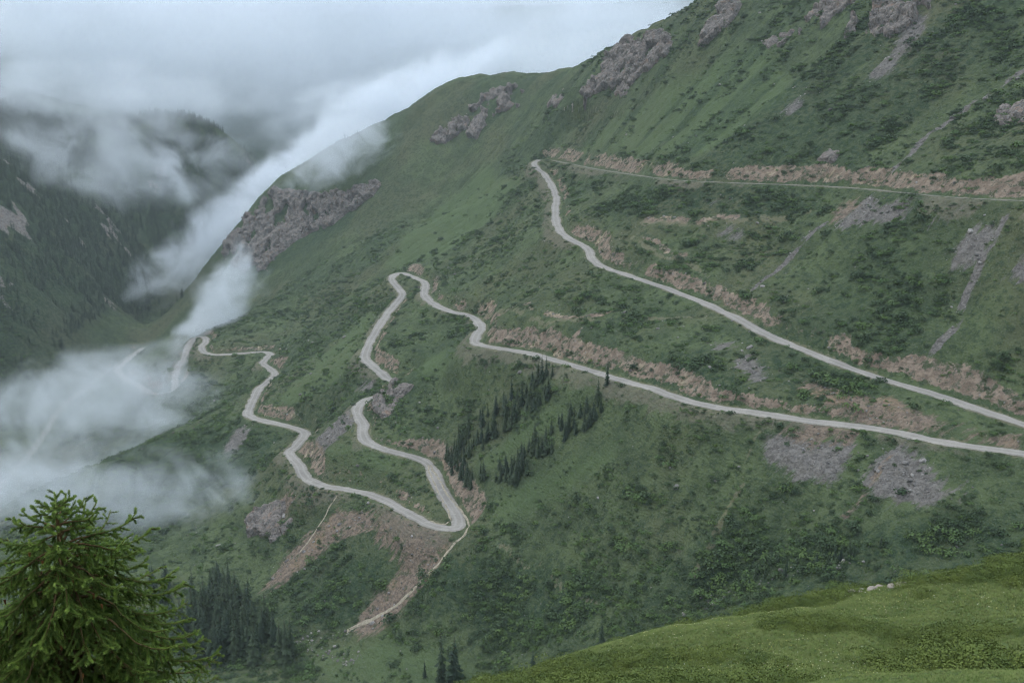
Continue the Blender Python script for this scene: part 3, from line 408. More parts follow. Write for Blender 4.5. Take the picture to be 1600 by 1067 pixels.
A_['lush'] = blur(paint(LUSH), 8); A_['dark'] = blur(paint(DARK), 8)
A_['earth'] = EARTH.copy(); A_['fill'] = blur(FILL, 1); A_['rock'] = np.zeros(H.shape)
PX, PY = jitter(GX, GY, 3.0, 14, 64)
for P, w, kind in PATHS:
    if len(P) < 2: continue
    L = resample(np.c_[np.array(P), np.zeros(len(P))], .7)
    for x, y, _ in L:
        i0, i1 = np.searchsorted(XS, (x - 8, x + 8)); j0, j1 = np.searchsorted(YS, (y - 8, y + 8))
        d = np.hypot(PX[j0:j1, i0:i1] - x, PY[j0:j1, i0:i1] - y)
        v = (.8 if kind in ('scree', 'path') else 1.0) * (1 - sstep(w * .5, w * 1.8, d)) * (.35 + .65 * sstep(.34, .52, fbm(GX[j0:j1, i0:i1], GY[j0:j1, i0:i1], 7, 3, 66)))
        A_[kind][j0:j1, i0:i1] = np.maximum(A_[kind][j0:j1, i0:i1], v)
A_['path'] = np.maximum(A_['path'], .75 * (1 - sstep(.2, 2.6, DR - RW)) * sstep(.3, .6, fbm(GX, GY, 8, 3, 67)))
gzy, gzx = np.gradient(H, YS, XS)
slope = np.hypot(gzx, gzy)
A_['dark'] = np.maximum(A_['dark'], .55 * sstep(.5, .64, fbm(GX, GY, 60, 4, 71)) * sstep(0.1, .3, 1 - A_['lush']))
west = sstep(-25, 25, -(GX + 455) - .0 * GY) * sstep(640, 760, GY)
A_['dark'] = np.maximum(A_['dark'], west * (.85 + .15 * sstep(.4, .55, fbm(GX, GY, 60, 4, 72))))
A_['rock'] = np.maximum(A_['rock'], .6 * sstep(1.6, 2.3, slope) * (DR > 34))
A_['rock'] = np.maximum(A_['rock'], west * .8 * sstep(.61, .66, fbm(GX * .7, GY, 55, 4, 73)) * sstep(.45, .55, fbm(GX, GY, 18, 3, 74)))
streak = sstep(.52, .62, fbm((GX * .30 - GY * .95), (GX * .95 + GY * .30) * .14, 20, 4, 75)) * sstep(-75, -40, H)
A_['dark'] = np.maximum(A_['dark'], .8 * streak)
A_['terr'] = sstep(.45, .6, fbm(GX, GY, 110, 2, 77))
EARTH = A_['earth']

# ---------------------------------------------------------------- the mountainside
keep = np.abs(GX) < .53 * GY + 75
ter = link('mountain_terrain', grid_mesh('mountain_terrain', XS, YS, H, keep, {k: a for k, a in A_.items() if k != 'stony'}), None, M_GROUND)
tag(ter, 'steep green mountainside crossed by a winding gravel road', kind='structure')
# wider country around and behind it
fxs = np.r_[np.arange(-2600, -1100, 40), np.arange(-1100, 120, 6.0), np.arange(120, 1640, 40)]
fys = np.r_[np.arange(-300, 200, 25), np.arange(200, 1200, 14), np.arange(1200, 2000, 5.0), np.arange(2000, 3640, 25)]
WX, WY = np.meshgrid(fxs, fys)
_cx = np.arange(-2680, 1720, 20.0); _cy = np.arange(-380, 3720, 20.0); _CX, _CY = np.meshgrid(_cx, _cy)
WH = upsample(tps(_CX.ravel(), _CY.ravel()).reshape(_CX.shape), _cx[0], _cy[0], 20.0, fxs, fys)
rel = 1 - np.abs(2 * fbm(WX, WY * .5, 120, 5, 81) - 1)
WH += relief(WX, WY, 1.0)[0] * sstep(1150, 1200, WY) + sstep(1290, 1600, WY) * ((rel - .5) * 14 + (fbm(WX, WY, 18, 4, 82) - .5) * 7)
dom = (np.abs(WX) < .53 * WY + 60) & (WY > 212) & (WY < 1292)
WH = np.where(dom, WH - 14 * (1 - sstep(1245, 1282, WY)) - .25, WH)
WH = np.where((np.abs(WX) < 130) & (WY < 160), np.minimum(WH, tps(WX.ravel(), WY.ravel()).reshape(WX.shape) - 40), WH)
wy_, wx_ = np.gradient(WH, fys, fxs); wsl = np.hypot(wx_, wy_)
zz = np.zeros(WH.shape)
fa = {k: zz for k in ('path', 'pale', 'scree', 'redscree', 'earth', 'fill', 'terr')}
fa['rock'] = .8 * sstep(1.3, 1.8, wsl) * sstep(.42, .58, fbm(WX, WY, 60, 3, 85)); fa['lush'] = .15 * sstep(.5, .65, fbm(WX, WY, 90, 3, 86)); fa['dark'] = .8 + .2 * sstep(.36, .5, fbm(WX, WY, 70, 4, 87))
hid = (WY > 240) & (WY < 1230) & (np.abs(WX) < .53 * WY + 20)
far_ = link('far_hills', grid_mesh('far_hills', fxs, fys, WH, ~hid, fa), None, M_GROUND)
tag(far_, 'dim forested mountain across the misty valley', kind='structure')
def wground(x, y):
    i = np.clip(np.searchsorted(fxs, x) - 1, 0, len(fxs) - 2); j = np.clip(np.searchsorted(fys, y) - 1, 0, len(fys) - 2)
    a = (x - fxs[i]) / (fxs[i + 1] - fxs[i]); b = (y - fys[j]) / (fys[j + 1] - fys[j])
    return WH[j, i] * (1 - a) * (1 - b) + WH[j, i + 1] * a * (1 - b) + WH[j + 1, i] * (1 - a) * b + WH[j + 1, i + 1] * a * b
# near hillside the camera stands on
z0 = np.zeros(FH.shape)
ff = {k: z0 for k in ('path', 'pale', 'scree', 'redscree', 'earth', 'fill', 'terr', 'rock')}
ff['lush'] = .8 * sstep(.42, .6, fbm(QX, QY, 14, 3, 91)); ff['dark'] = sstep(.5, .62, fbm(QX, QY, 9, 4, 92))
near_ = link('near_hillside', grid_mesh('near_hillside', FX, FY, FH, np.ones(FH.shape, bool), ff), None, M_FORE)
tag(near_, 'grassy near hillside sloping across the lower corner', kind='structure')

# ---------------------------------------------------------------- roads
def ribbon(name, L, half, lift, label, mat, n=6, crown=.05, wob=.85, seed=0):
    T = np.gradient(L[:, :2], axis=0); T /= np.linalg.norm(T, axis=1)[:, None]
    N = np.c_[-T[:, 1], T[:, 0]]
    s = np.arange(len(L)) * 1.5
    c = np.linspace(-1, 1, n + 1)
    V = []; A = []
    wl = half * (1 + wob * (fbm(s, s * 0 + seed, 9, 4, 41 + seed) - .5)); wr = half * (1 + wob * (fbm(s, s * 0 + 50 + seed, 9, 4, 43 + seed) - .5))
    for a in c:
        w = np.where(a < 0, wl, wr)
        V.append(np.c_[L[:, :2] + N * (a * w)[:, None], L[:, 2] + lift + crown * (1 - a * a) + (-.12 if abs(a) == 1 else 0)]); A.append(np.full(len(L), a))
    V = np.stack(V, 1).reshape(-1, 3); A = np.stack(A, 1).ravel()
    idx = np.arange(len(V)).reshape(len(L), n + 1)
    Q = np.stack([idx[:-1, :-1], idx[:-1, 1:], idx[1:, 1:], idx[1:, :-1]], -1).reshape(-1, 4)[:, ::-1]
    o = link(name, mesh_np(name, V, Q, {'across': A}, smooth=True), None, mat)
    return tag(o, label, kind='structure')
ribbon('upper_road', ROAD['A'], HALF['A'], .06, 'pale gravel road climbing across the slope to the highest bend', M_ROAD, seed=1)
ribbon('upper_track', ROAD['U'], HALF['U'], .06, 'narrow grassy track under the long reddish bank above the roads', M_TRACK, seed=4)
ribbon('lower_road', ROAD['B'], HALF['B'], .06, 'pale gravel road winding down in hairpin bends to the valley', M_ROAD, seed=2)
ribbon('valley_road', ROAD['C'], HALF['C'], .06, 'faint road along the valley floor beyond the mist', M_TRACK, seed=3)
RUN_COLS = M_BERM
def runnel(P, half, label, seed):
    L = resample(np.c_[np.array(P), np.zeros(len(P))], .8); T = np.gradient(L[:, :2], axis=0); T /= np.linalg.norm(T, axis=1)[:, None] + 1e-9; N = np.c_[-T[:, 1], T[:, 0]]
    s = np.arange(len(L)) * .8; C = L[:, :2] + N * ((fbm(s, s * 0 + seed, 5, 3, 45) - .5) * 1.6)[:, None]; w = half * (.45 + 1.1 * fbm(s, s * 0 + seed * 3, 4, 3, 46))
    V = np.stack([np.c_[C + N * (a * w)[:, None], np.maximum(ground(C[:, 0] + N[:, 0] * a * w, C[:, 1] + N[:, 1] * a * w), np.where(gsamp(DR, C[:, 0], C[:, 1]) < 3.4, gsamp(ZR, C[:, 0], C[:, 1]) + .06, -999)) + (.16 if abs(a) < 1 else .02)] for a in (-1, -.5, .5, 1)], 1).reshape(-1, 3)
    idx = np.arange(len(V)).reshape(len(L), 4); Q = np.stack([idx[:-1, :-1], idx[:-1, 1:], idx[1:, 1:], idx[1:, :-1]], -1).reshape(-1, 4)[:, ::-1]
    tag(link('dry_stream', mesh_np('dry_stream', V, Q, smooth=True), None, M_BERM), label, kind='structure')
for k, (P, w, label) in enumerate(RUNNELS): runnel(P, w, label, k)
import bmesh
# ---------------------------------------------------------------- rock outcrops
def cellnoise(x, y, s, seed):
    """height of the nearest random cell: blocky, faceted relief"""
    x = x / s; y = y / s; i = np.floor(x).astype(int); j = np.floor(y).astype(int)
    best = np.full(x.shape, 9.0); val = np.zeros(x.shape)
    for di in (-1, 0, 1):
        for dj in (-1, 0, 1):
            a = (i + di) & 255; b = (j + dj) & 255
            px = i + di + _tab[(b + seed) & 255, a]; py = j + dj + _tab[a, (b + seed * 5) & 255]
            d = (x - px) ** 2 + (y - py) ** 2; m = d < best
            best = np.where(m, d, best); val = np.where(m, _tab[(a + 3 * seed) & 255, b], val)
    return val - .35 * np.sqrt(best)
def outcrop(P, hgt, label, seed):
    a = np.array(P); lo = a.min(0) - 5; hi = a.max(0) + 5
    st = max(.8, math.sqrt((hi[0] - lo[0]) * (hi[1] - lo[1]) / 40000.0))
    xs = np.arange(lo[0], hi[0], st); ys = np.arange(lo[1], hi[1], st)
    X, Y = np.meshgrid(xs, ys); jx, jy = jitter(X, Y, 5.0, 11, 101 + seed)
    M = inside(jx, jy, P).astype(float)
    M = blur(M, 3) * (.55 + .9 * fbm(X, Y, 16, 3, 103 + seed))
    # broken by grassy ledges
    M *= sstep(.38, .5, fbm(X, Y * .6, 10, 4, 107 + seed) + .03)
    Z = ground(X, Y)
    rel = .9 * cellnoise(X * .9 + Y * .3, Y * .5 - X * .3, 7.5, 3 + seed) + .75 * cellnoise(X, Y * .7, 3.4, 5 + seed) + .9 * (1 - np.abs(2 * fbm(X, Y * .6, 9, 4, 109 + seed) - 1))
    off = -1.2 + sstep(.15, .6, M) * (1.0 + hgt * .6 * (rel - .35) + .5 * cellnoise(X, Y, 1.9, 9 + seed))
    gx = gsamp(gzx, X, Y); gy = gsamp(gzy, X, Y); n = np.sqrt(1 + gx ** 2 + gy ** 2)
    V = np.stack([X - gx / n * off, Y - gy / n * off, Z + off / n], -1).reshape(-1, 3)
    nx = len(xs); idx = np.arange(len(V)).reshape(X.shape)
    Q = np.stack([idx[:-1, :-1], idx[:-1, 1:], idx[1:, 1:], idx[1:, :-1]], -1).reshape(-1, 4)
    Q = Q[(off.ravel()[Q] > -1.15).any(1)]
    used = np.zeros(len(V), bool); used[Q.ravel()] = True; rm = np.cumsum(used) - 1
    if len(Q) < 4: return
    o = link('rock_outcrop', mesh_np('rock_outcrop', V[used], rm[Q]), None, M_ROCK)
    tag(o, label, 'rock outcrop', 'rock outcrops on the mountainside')
for k, (P, hgt, label) in enumerate(OUTCROPS): outcrop(P, hgt, label, k)

# ---------------------------------------------------------------- spruces
def spruce_mesh(seed, whorls=15, per=8, detail=2):
    """unit-height crown (z 0.06..1) of drooping boughs"""
    rs = np.random.RandomState(seed); V = []; Fc = []
    for w in range(whorls):
        f = w / (whorls - 1.0); z = .07 + .90 * f ** .92
        rad = (.155 * (1 - f) ** .85 + .008) * (.8 + .4 * rs.rand())
        n = max(4, int(per * (1 - .45 * f)))
        a0 = rs.rand() * 6.28
        for b in range(n):
            a = a0 + 6.283 * b / n + rs.normal(0, .22); r = rad * rs.uniform(.65, 1.2); zz = z + rs.normal(0, .012)
            dr = r * rs.uniform(.35, .8); wd = r * rs.uniform(.28, .42)
            ca, sa = math.cos(a), math.sin(a); i = len(V)
            V += [(0, 0, zz + r * .25), (ca * r * .55 - sa * wd, sa * r * .55 + ca * wd, zz - dr * .55 - r * .1), (ca * r, sa * r, zz - dr * .8), (ca * r * .55 + sa * wd, sa * r * .55 - ca * wd, zz - dr * .55 - r * .1), (ca * r * .5, sa * r * .5, zz - dr * .15 + r * .06)]
            Fc += [(i, i + 1, i + 4), (i + 1, i + 2, i + 4), (i + 2, i + 3, i + 4), (i + 3, i, i + 4)]
    i = len(V)
    V += [(.006, 0, .93), (-.004, .005, .93), (-.004, -.005, .93), (0, 0, 1.0)]; Fc += [(i, i + 1, i + 3), (i + 1, i + 2, i + 3), (i + 2, i, i + 3)]
    me = mesh_np('crown', V, Fc); me.materials.append(M_SPRUCE); return me
def trunk_mesh():
    V = []; Fc = []; n = 6
    for z, r in ((-.06, .016), (.3, .011), (.95, .003)): V += [(r * math.cos(6.283 * k / n), r * math.sin(6.283 * k / n), z) for k in range(n)]
    for l in range(2):
        for k in range(n): Fc.append((l * n + k, l * n + (k + 1) % n, (l + 1) * n + (k + 1) % n, (l + 1) * n + k))
    me = mesh_np('trunk', V, Fc, smooth=True); me.materials.append(M_BARK); return me
CROWNS = [spruce_mesh(s) for s in range(6)]; TRUNK = trunk_mesh()
FARCROWNS = [spruce_mesh(50 + s, 9, 6) for s in range(4)]
def spruce(x, y, z, h, label, group, k):
    root = bpy.data.objects.new('spruce_tree', None); COL.objects.link(root); root.empty_display_size = .5
    root.location = (x, y, z - .2); root.rotation_euler = (rng.normal(0, .02), rng.normal(0, .02), rng.rand() * 6.28)
    w = rng.uniform(.75, 1.5); root.scale = (h * w, h * w, h)
    tag(root, label, 'spruce', group)
    link('trunk', TRUNK, root); link('crown', CROWNS[k % len(CROWNS)], root)
taken = []
def scatter(P, n, mind):
    a = np.array(P); lo = a.min(0); hi = a.max(0); out = []; tries = 0
    while len(out) < n and tries < n * 60:
        tries += 1; x, y = lo + rng.rand(2) * (hi - lo)
        if not inside(np.array([x]), np.array([y]), P)[0]: continue
        if gsamp(DR, x, y) < 6: continue
        if any((x - q[0]) ** 2 + (y - q[1]) ** 2 < mind * mind for q in out): continue
        out.append((x, y))
    return out
kk = 0
for P, n, (h0, h1), label, group in GROVES:
    if len(P) < 3: continue
    S = scatter(P, n, 1.6); hh = [h0 + (h1 - h0) * rng.beta(1.6, 1.4) for _ in S]
    zq = np.quantile([float(ground(*q)) for q in S], (.33, .67)) if len(S) else (0, 0); hq = np.quantile(hh, (.33, .67)) if hh else (0, 0)
    for (x, y), hx in zip(S, hh):
        kk += 1; z = float(ground(x, y)); lab = label
        if len(S) > 12:
            lab = label % (('short', 'middling', 'tall')[int(hx > hq[0]) + int(hx > hq[1])], ('low side', 'middle', 'high side')[int(z > zq[0]) + int(z > zq[1])])
        spruce(x, y, z, hx, lab, group, kk)
for (x, y), h, label in LONE_SPRUCES:
    kk += 1; spruce(x, y, float(ground(x, y)), h, label, 'lone spruces', kk)

# scattered copies as one mass: points that carry a yaw, a size and a kind, instanced by geometry nodes
def mass(name, P, protos, scl, label, kind='stuff', tilt=None):
    me = bpy.data.meshes.new(name); me.vertices.add(len(P)); me.vertices.foreach_set('co', np.asarray(P, np.float32).ravel())
    at = me.attributes.new('size', 'FLOAT_VECTOR', 'POINT'); at.data.foreach_set('vector', np.asarray(scl, np.float32).ravel())
    ro = np.zeros((len(P), 3), np.float32); ro[:, 2] = rng.rand(len(P)) * 6.28
    if tilt is not None: ro[:, :2] = rng.normal(0, tilt, (len(P), 2))
    at = me.attributes.new('turn', 'FLOAT_VECTOR', 'POINT'); at.data.foreach_set('vector', ro.ravel())
    at = me.attributes.new('sort', 'INT', 'POINT'); at.data.foreach_set('value', rng.randint(0, len(protos), len(P)).astype(np.int32))
    o = link(name, me); tag(o, label, kind=kind)
    ng = bpy.data.node_groups.new(name + '_scatter', 'GeometryNodeTree')
    ng.interface.new_socket('Geometry', in_out='INPUT', socket_type='NodeSocketGeometry'); ng.interface.new_socket('Geometry', in_out='OUTPUT', socket_type='NodeSocketGeometry')
    gi = ng.nodes.new('NodeGroupInput'); go = ng.nodes.new('NodeGroupOutput'); L = ng.links.new
    def named(n, ty):
        a = ng.nodes.new('GeometryNodeInputNamedAttribute'); a.data_type = ty; a.inputs['Name'].default_value = n
        return [s for s in a.outputs if s.enabled and s.name == 'Attribute'][0]
    g2i = ng.nodes.new('GeometryNodeGeometryToInstance')
    for pme in reversed(protos):
        pob = bpy.data.objects.new(name + '_kind', pme)
        oi = ng.nodes.new('GeometryNodeObjectInfo'); oi.inputs['Object'].default_value = pob; oi.inputs['As Instance'].default_value = True
        L(oi.outputs['Geometry'], g2i.inputs[0])
    ins = ng.nodes.new('GeometryNodeInstanceOnPoints'); L(gi.outputs[0], ins.inputs['Points']); L(g2i.outputs[0], ins.inputs['Instance'])
    ins.inputs['Pick Instance'].default_value = True
    L(named('sort', 'INT'), ins.inputs['Instance Index']); L(named('size', 'FLOAT_VECTOR'), ins.inputs['Scale'])
    e2r = ng.nodes.new('FunctionNodeEulerToRotation'); L(named('turn', 'FLOAT_VECTOR'), e2r.inputs[0]); L(e2r.outputs[0], ins.inputs['Rotation'])
    L(ins.outputs[0], go.inputs[0])
    md = o.modifiers.new('scatter', 'NODES'); md.node_group = ng
    return o

# forest on the far side: the boldest trees singly, the rest one mass
n = 46000
X = rng.uniform(-900, -150, n); Y = rng.uniform(700, 1600, n)
Z = np.where((Y < 1270) & (np.abs(X) < .53 * Y + 55), ground(X, Y), wground(X, Y))
u = X / Y; cl = fbm(X, Y, 60, 4, 121) + .05
keepf = (u > -.56) & (X < -452) & (Z > -279) & (rng.rand(n) < .06 + .94 * sstep(.42, .52, cl)) & (rng.rand(n) < .8)
keepf |= (u > -.56) & (Y > 1275) & (Z > -225) & (u < -.25) & (cl > .40)
keepf &= np.where((Y < 1270), gsamp(A_['rock'], X, Y) < .3, True)
X, Y, Z = X[keepf], Y[keepf], Z[keepf]
hs = rng.uniform(6, 14, len(X))
order = np.argsort(Y)
for q in order[:240]:
    o = link('distant_spruce', FARCROWNS[q % 4]); o.location = (X[q], Y[q], Z[q] - .5); o.rotation_euler = (0, 0, q * 1.7); o.scale = (hs[q] * 1.1, hs[q] * 1.1, hs[q])
    tag(o, 'dim %s spruce on the forested foot of the misty mountain, %s' % ('taller' if hs[q] > 10 else 'smaller', 'near the picture edge' if X[q] / Y[q] < -.5 else 'above the valley road' if X[q] / Y[q] < -.46 else 'towards the gorge'), 'spruce', 'spruces across the valley')
rest_ = order[240:]
mass('far_forest', np.c_[X, Y, Z - .5][rest_], FARCROWNS, np.c_[hs, hs, hs][rest_] * [1.15, 1.15, 1], 'dark spruce forest on the misty far mountain')

# ---------------------------------------------------------------- shrubs
def shrub_mesh(seed, n=150, leaf=.13, flat=.62, mat=None, name='shrub'):
    rs = np.random.RandomState(seed); V = []; Fc = []
    lob = rs.normal(0, 1, (5, 3)) * [.45, .45, .12]; lob[:, 2] = np.abs(lob[:, 2])
    for k in range(n):
        c = lob[rs.randint(5)]; d = rs.normal(0, 1, 3); d /= np.linalg.norm(d); d[2] = abs(d[2])
        p = c + d * [.55, .55, flat] * rs.uniform(.75, 1.05)
        u_ = rs.normal(0, 1, 3); u_ -= d * u_.dot(d) * .7; u_ /= np.linalg.norm(u_); v_ = np.cross(d + rs.normal(0, .35, 3), u_); v_ /= np.linalg.norm(v_)
        s = leaf * rs.uniform(.6, 1.3); i = len(V)
        V += [p - u_ * s, p - v_ * s * .7, p + u_ * s, p + v_ * s * .7]; Fc.append((i, i + 1, i + 2, i + 3))
    me = mesh_np(name, V, Fc); me.materials.append(mat or M_SHRUB); return me
SHRUBS = [shrub_mesh(200 + s) for s in range(6)] + [shrub_mesh(210 + s, mat=M_HERB) for s in range(4)]
cand = 420000
Y = np.sqrt(rng.uniform(225 ** 2, 980 ** 2, cand)); X = rng.uniform(-.56, .56, cand) * Y
dk = gsamp(A_['dark'], X, Y); lu = gsamp(A_['lush'], X, Y)
bareM = np.maximum.reduce([gsamp(A_[k], X, Y) for k in ('scree', 'redscree', 'pale', 'path')]); ea = gsamp(A_['earth'], X, Y)
clump = fbm(X, Y, 16, 4, 131); fine_ = fbm(X, Y, 5, 2, 133)
prob = sstep(.50, .66, clump) * .5 + dk * sstep(.42, .6, clump) * .6 + .06
prob *= (1 - .75 * lu) * (1 - .93 * bareM) * (1 - .8 * ea) * (gsamp(DR, X, Y) > 4.6) * np.clip(1.25 - Y / 1100, .25, 1)
prob = np.maximum(prob, .10 * (gsamp(DR, X, Y) > 5) * (gsamp(DR, X, Y) < 14) * (1 - .5 * ea))
k_ = rng.rand(cand) < prob * .55
X, Y, dk = X[k_], Y[k_], dk[k_]
# low mats that spread along the contour
mc = 3000
my = np.sqrt(rng.uniform(240 ** 2, 900 ** 2, mc)); mx = rng.uniform(-.5, .56, mc) * my
mk = (gsamp(DR, mx, my) > 9) & (np.maximum.reduce([gsamp(A_[k], mx, my) for k in ('scree', 'redscree', 'earth', 'pale')]) < .1) & (rng.rand(mc) < .25 + .75 * sstep(.4, .6, fbm(mx, my, 70, 3, 135)) ) & (rng.rand(mc) > .6 * gsamp(A_['lush'], mx, my))
mx, my = mx[mk], my[mk]
for cx_, cy_ in zip(mx, my):
    n_ = rng.randint(6, 26); gx_, gy_ = gsamp(gzx, cx_, cy_), gsamp(gzy, cx_, cy_); gl = math.hypot(gx_, gy_) + 1e-6
    a_ = rng.normal(0, 1, n_) * rng.uniform(1.5, 5.0); b_ = rng.normal(0, 1, n_) * rng.uniform(.6, 1.6)
    X = np.r_[X, cx_ - gy_ / gl * a_ + gx_ / gl * b_]; Y = np.r_[Y, cy_ + gx_ / gl * a_ + gy_ / gl * b_]; dk = np.r_[dk, np.full(n_, .25)]
Z = ground(X, Y)
size = rng.lognormal(-.05, .5, len(X)) * (.75 + .5 * dk); size = np.clip(size, .35, 3.2)
order = np.argsort(-(size / Y) + 1e-9)
near300 = order[:300]; rest_ = order[300:]
labs = [('rounded dark green shrub on the slope above the upper road', 'shrubs above the upper road'), ('rounded dark green shrub on the slope between the two roads', 'shrubs between the roads'), ('rounded dark green shrub on the slope below the middle road', 'shrubs below the middle road'), ('rounded dark green shrub low on the slope near the valley bottom', 'shrubs near the valley bottom')]
for q in near300:
    o = link('shrub', SHRUBS[q % 10]); s = size[q]; o.location = (X[q], Y[q], Z[q] - .1 * s); o.rotation_euler = (0, 0, q * 2.3); o.scale = (s * 1.2, s * 1.2, s)
    zc = Z[q]; b = 0 if zc > -60 else 1 if zc > -108 else 2 if zc > -160 else 3
    tag(o, labs[b][0].replace('rounded dark green', ('large ' if size[q] > 2.0 else 'small ') + ('pale green' if q % 10 > 5 else 'dark green')) + (' at the far right' if X[q] / Y[q] > .3 else ' right of centre' if X[q] / Y[q] > .08 else ' near the middle' if X[q] / Y[q] > -.12 else ' towards the misty valley'), 'shrub', labs[b][1])
mass('shrub_cover', np.c_[X, Y, Z - .1 * size][rest_], SHRUBS, np.c_[size * 1.25, size * 1.25, size][rest_], 'low shrubs and herbs dotting the green slopes')
print('shrubs', len(X))

def stone_mesh(seed):
    bm = bmesh.new(); bmesh.ops.create_icosphere(bm, subdivisions=1, radius=1.0); rs = np.random.RandomState(seed)
    for q in bm.verts: q.co = Vector((q.co.x * 1.0, q.co.y * .8, q.co.z * .6)) * rs.uniform(.7, 1.25)
    me = bpy.data.meshes.new('stone'); bm.to_mesh(me); bm.free(); me.materials.append(M_STONE); return me
m_, t_ = newmat('loose_stone'); t_.out(t_.mix(t_.n('ShaderNodeObjectInfo').outputs['Random'], (.10, .09, .082), (.29, .26, .235)), .9, None, .15); M_STONE = m_
STONES = [stone_mesh(s) for s in range(4)]
cand = 500000
Y = np.sqrt(rng.uniform(225 ** 2, 760 ** 2, cand)); X = rng.uniform(-.56, .56, cand) * Y
pr = np.maximum.reduce([gsamp(A_['scree'], X, Y) ** 2 * .4, gsamp(A_['redscree'], X, Y) ** 2 * .12, np.maximum(gsamp(A_['pale'], X, Y), gsamp(A_['stony'], X, Y)) * .5, gsamp(A_['earth'], X, Y) * .03, 0.004 + 0 * X])
k_ = (rng.rand(cand) < pr) & (gsamp(DR, X, Y) > 4)
X, Y = X[k_], Y[k_]; s = np.clip(rng.lognormal(-1.35, .7, len(X)), .1, 1.6)
mass('loose_stones', np.c_[X, Y, ground(X, Y)], STONES, np.c_[s, s, s], 'loose grey and reddish stones on scree and banks', tilt=.4)
print('stones', len(X))

# ---------------------------------------------------------------- near hillside plants
JUN = [shrub_mesh(300 + s, 1600, .032, .36, M_JUNIPER) for s in range(4)]
def on_fore(X, Y): return fground(X, Y)
fn = 10000
Y = rng.uniform(34, 100, fn); X = rng.uniform(-.1, .60, fn) * Y
patch = fbm(X * .75 - Y * .66, (X * .66 + Y * .75) * 2.2, 15, 4, 141)
k_ = rng.rand(fn) < sstep(.56, .66, patch) * .95
X, Y = X[k_], Y[k_]; size = rng.uniform(.5, 1.5, len(X)); Z = on_fore(X, Y)
order = np.argsort(-size / Y)
for q in order[:120]:
    o = link('juniper_shrub', JUN[q % 4]); s = size[q]; o.location = (X[q], Y[q], Z[q] - .15 * s); o.rotation_euler = (0, 0, q * 2.3); o.scale = (s * 1.3, s * 1.3, s)
    tag(o, '%s yellow green juniper shrub %s of the near grassy hillside' % ('wide' if s > 1.2 else 'compact', 'along the crest' if Y[q] > 72 else 'on the middle' if Y[q] > 52 else 'on the lowest part'), 'shrub', 'juniper shrubs on the near hillside')
rest_ = order[120:]
mass('juniper_cover', np.c_[X, Y, Z - .15 * size][rest_], JUN, np.c_[size * 1.3, size * 1.3, size][rest_], 'mats of low juniper across the near hillside')
def tuft_mesh(seed, n=14):
    rs = np.random.RandomState(seed); V = []; Fc = []
    for k in range(n):
        a = rs.rand() * 6.28; r = rs.rand() * .5; h = rs.uniform(.5, 1.0); b = rs.rand() * 6.28; i = len(V); w = .07
        x, y = r * math.cos(a), r * math.sin(a); lx, ly = .45 * h * math.cos(b), .45 * h * math.sin(b)
        V += [(x - w * math.sin(b), y + w * math.cos(b), -.1), (x + w * math.sin(b), y - w * math.cos(b), -.1), (x + lx, y + ly, h)]; Fc.append((i, i + 1, i + 2))
    me = mesh_np('tuft', V, Fc); me.materials.append(M_GRASS); return me
TUFTS = [tuft_mesh(400 + s) for s in range(4)]
gn = 170000
Y = np.sqrt(rng.uniform(14 ** 2, 105 ** 2, gn)); X = rng.uniform(-.12, .60, gn) * Y
Z = on_fore(X, Y); s = rng.uniform(.09, .22, gn) * (.6 + .8 * fbm(X, Y, 6, 3, 151)) * np.clip(Y / 55, .3, 1.05)
mass('near_grass', np.c_[X, Y, Z], TUFTS, np.c_[s * 1.5, s * 1.5, s], 'short meadow grass on the near hillside', tilt=.12)

# pale stones breaking through the turf of the near crest
m_, t_ = newmat('pale_boulder'); t_.out(t_.mix(t_.noise(t_.pos(), 2.5, 5, .7), (.20, .165, .13), (.40, .34, .28)), .9, t_.bump(t_.noise(t_.pos(), 4, 4, .7), .5, .1), .15); M_BOULDER = m_
BOUL = []
for s_ in range(3):
    bm = bmesh.new(); bmesh.ops.create_icosphere(bm, subdivisions=2, radius=1.0); q_ = np.random.RandomState(70 + s_)
    for w_ in bm.verts: w_.co = Vector((w_.co.x * 1.2, w_.co.y * .8, w_.co.z * .55)) * q_.uniform(.78, 1.2)
    me = bpy.data.meshes.new('boulder'); bm.to_mesh(me); bm.free(); me.materials.append(M_BOULDER); BOUL.append(me)
for k, (x, y, s_) in enumerate(CREST_STONES):
    o = link('boulder', BOUL[k % 3]); o.location = (x, y, float(fground(x, y)) + .05); o.rotation_euler = (0, 0, k * 1.9); o.scale = (s_, s_, s_)
    tag(o, 'pale stone set in bare soil on the crest of the near hillside', 'stone', 'pale stones on the near crest')
# small pale flower heads
fm = bpy.data.meshes.new('flower'); V_ = [(.0, .0, 0), (.035, .0, .01), (.011, .033, .01), (-.028, .02, .01), (-.028, -.02, .01), (.011, -.033, .01)]
fm = mesh_np('flower', V_, [(0, 1, 2), (0, 2, 3), (0, 3, 4), (0, 4, 5), (0, 5, 1)])
m_, t_ = newmat('flower_petals'); t_.out(t_.mix(t_.n('ShaderNodeObjectInfo').outputs['Random'], (.75, .72, .6), (.7, .55, .12)), .7, None, .2); fm.materials.append(m_)
Y = np.sqrt(rng.uniform(46 ** 2, 100 ** 2, 5000)); X = rng.uniform(-.1, .58, 5000) * Y; k_ = fbm(X, Y, 12, 3, 161) > .5; X, Y = X[k_], Y[k_]
s_ = rng.uniform(.6, 1.2, len(X)); mass('meadow_flowers', np.c_[X, Y, fground(X, Y) + .16], [fm], np.c_[s_, s_, s_], 'tiny pale flowers scattered in the near meadow grass', tilt=.5)

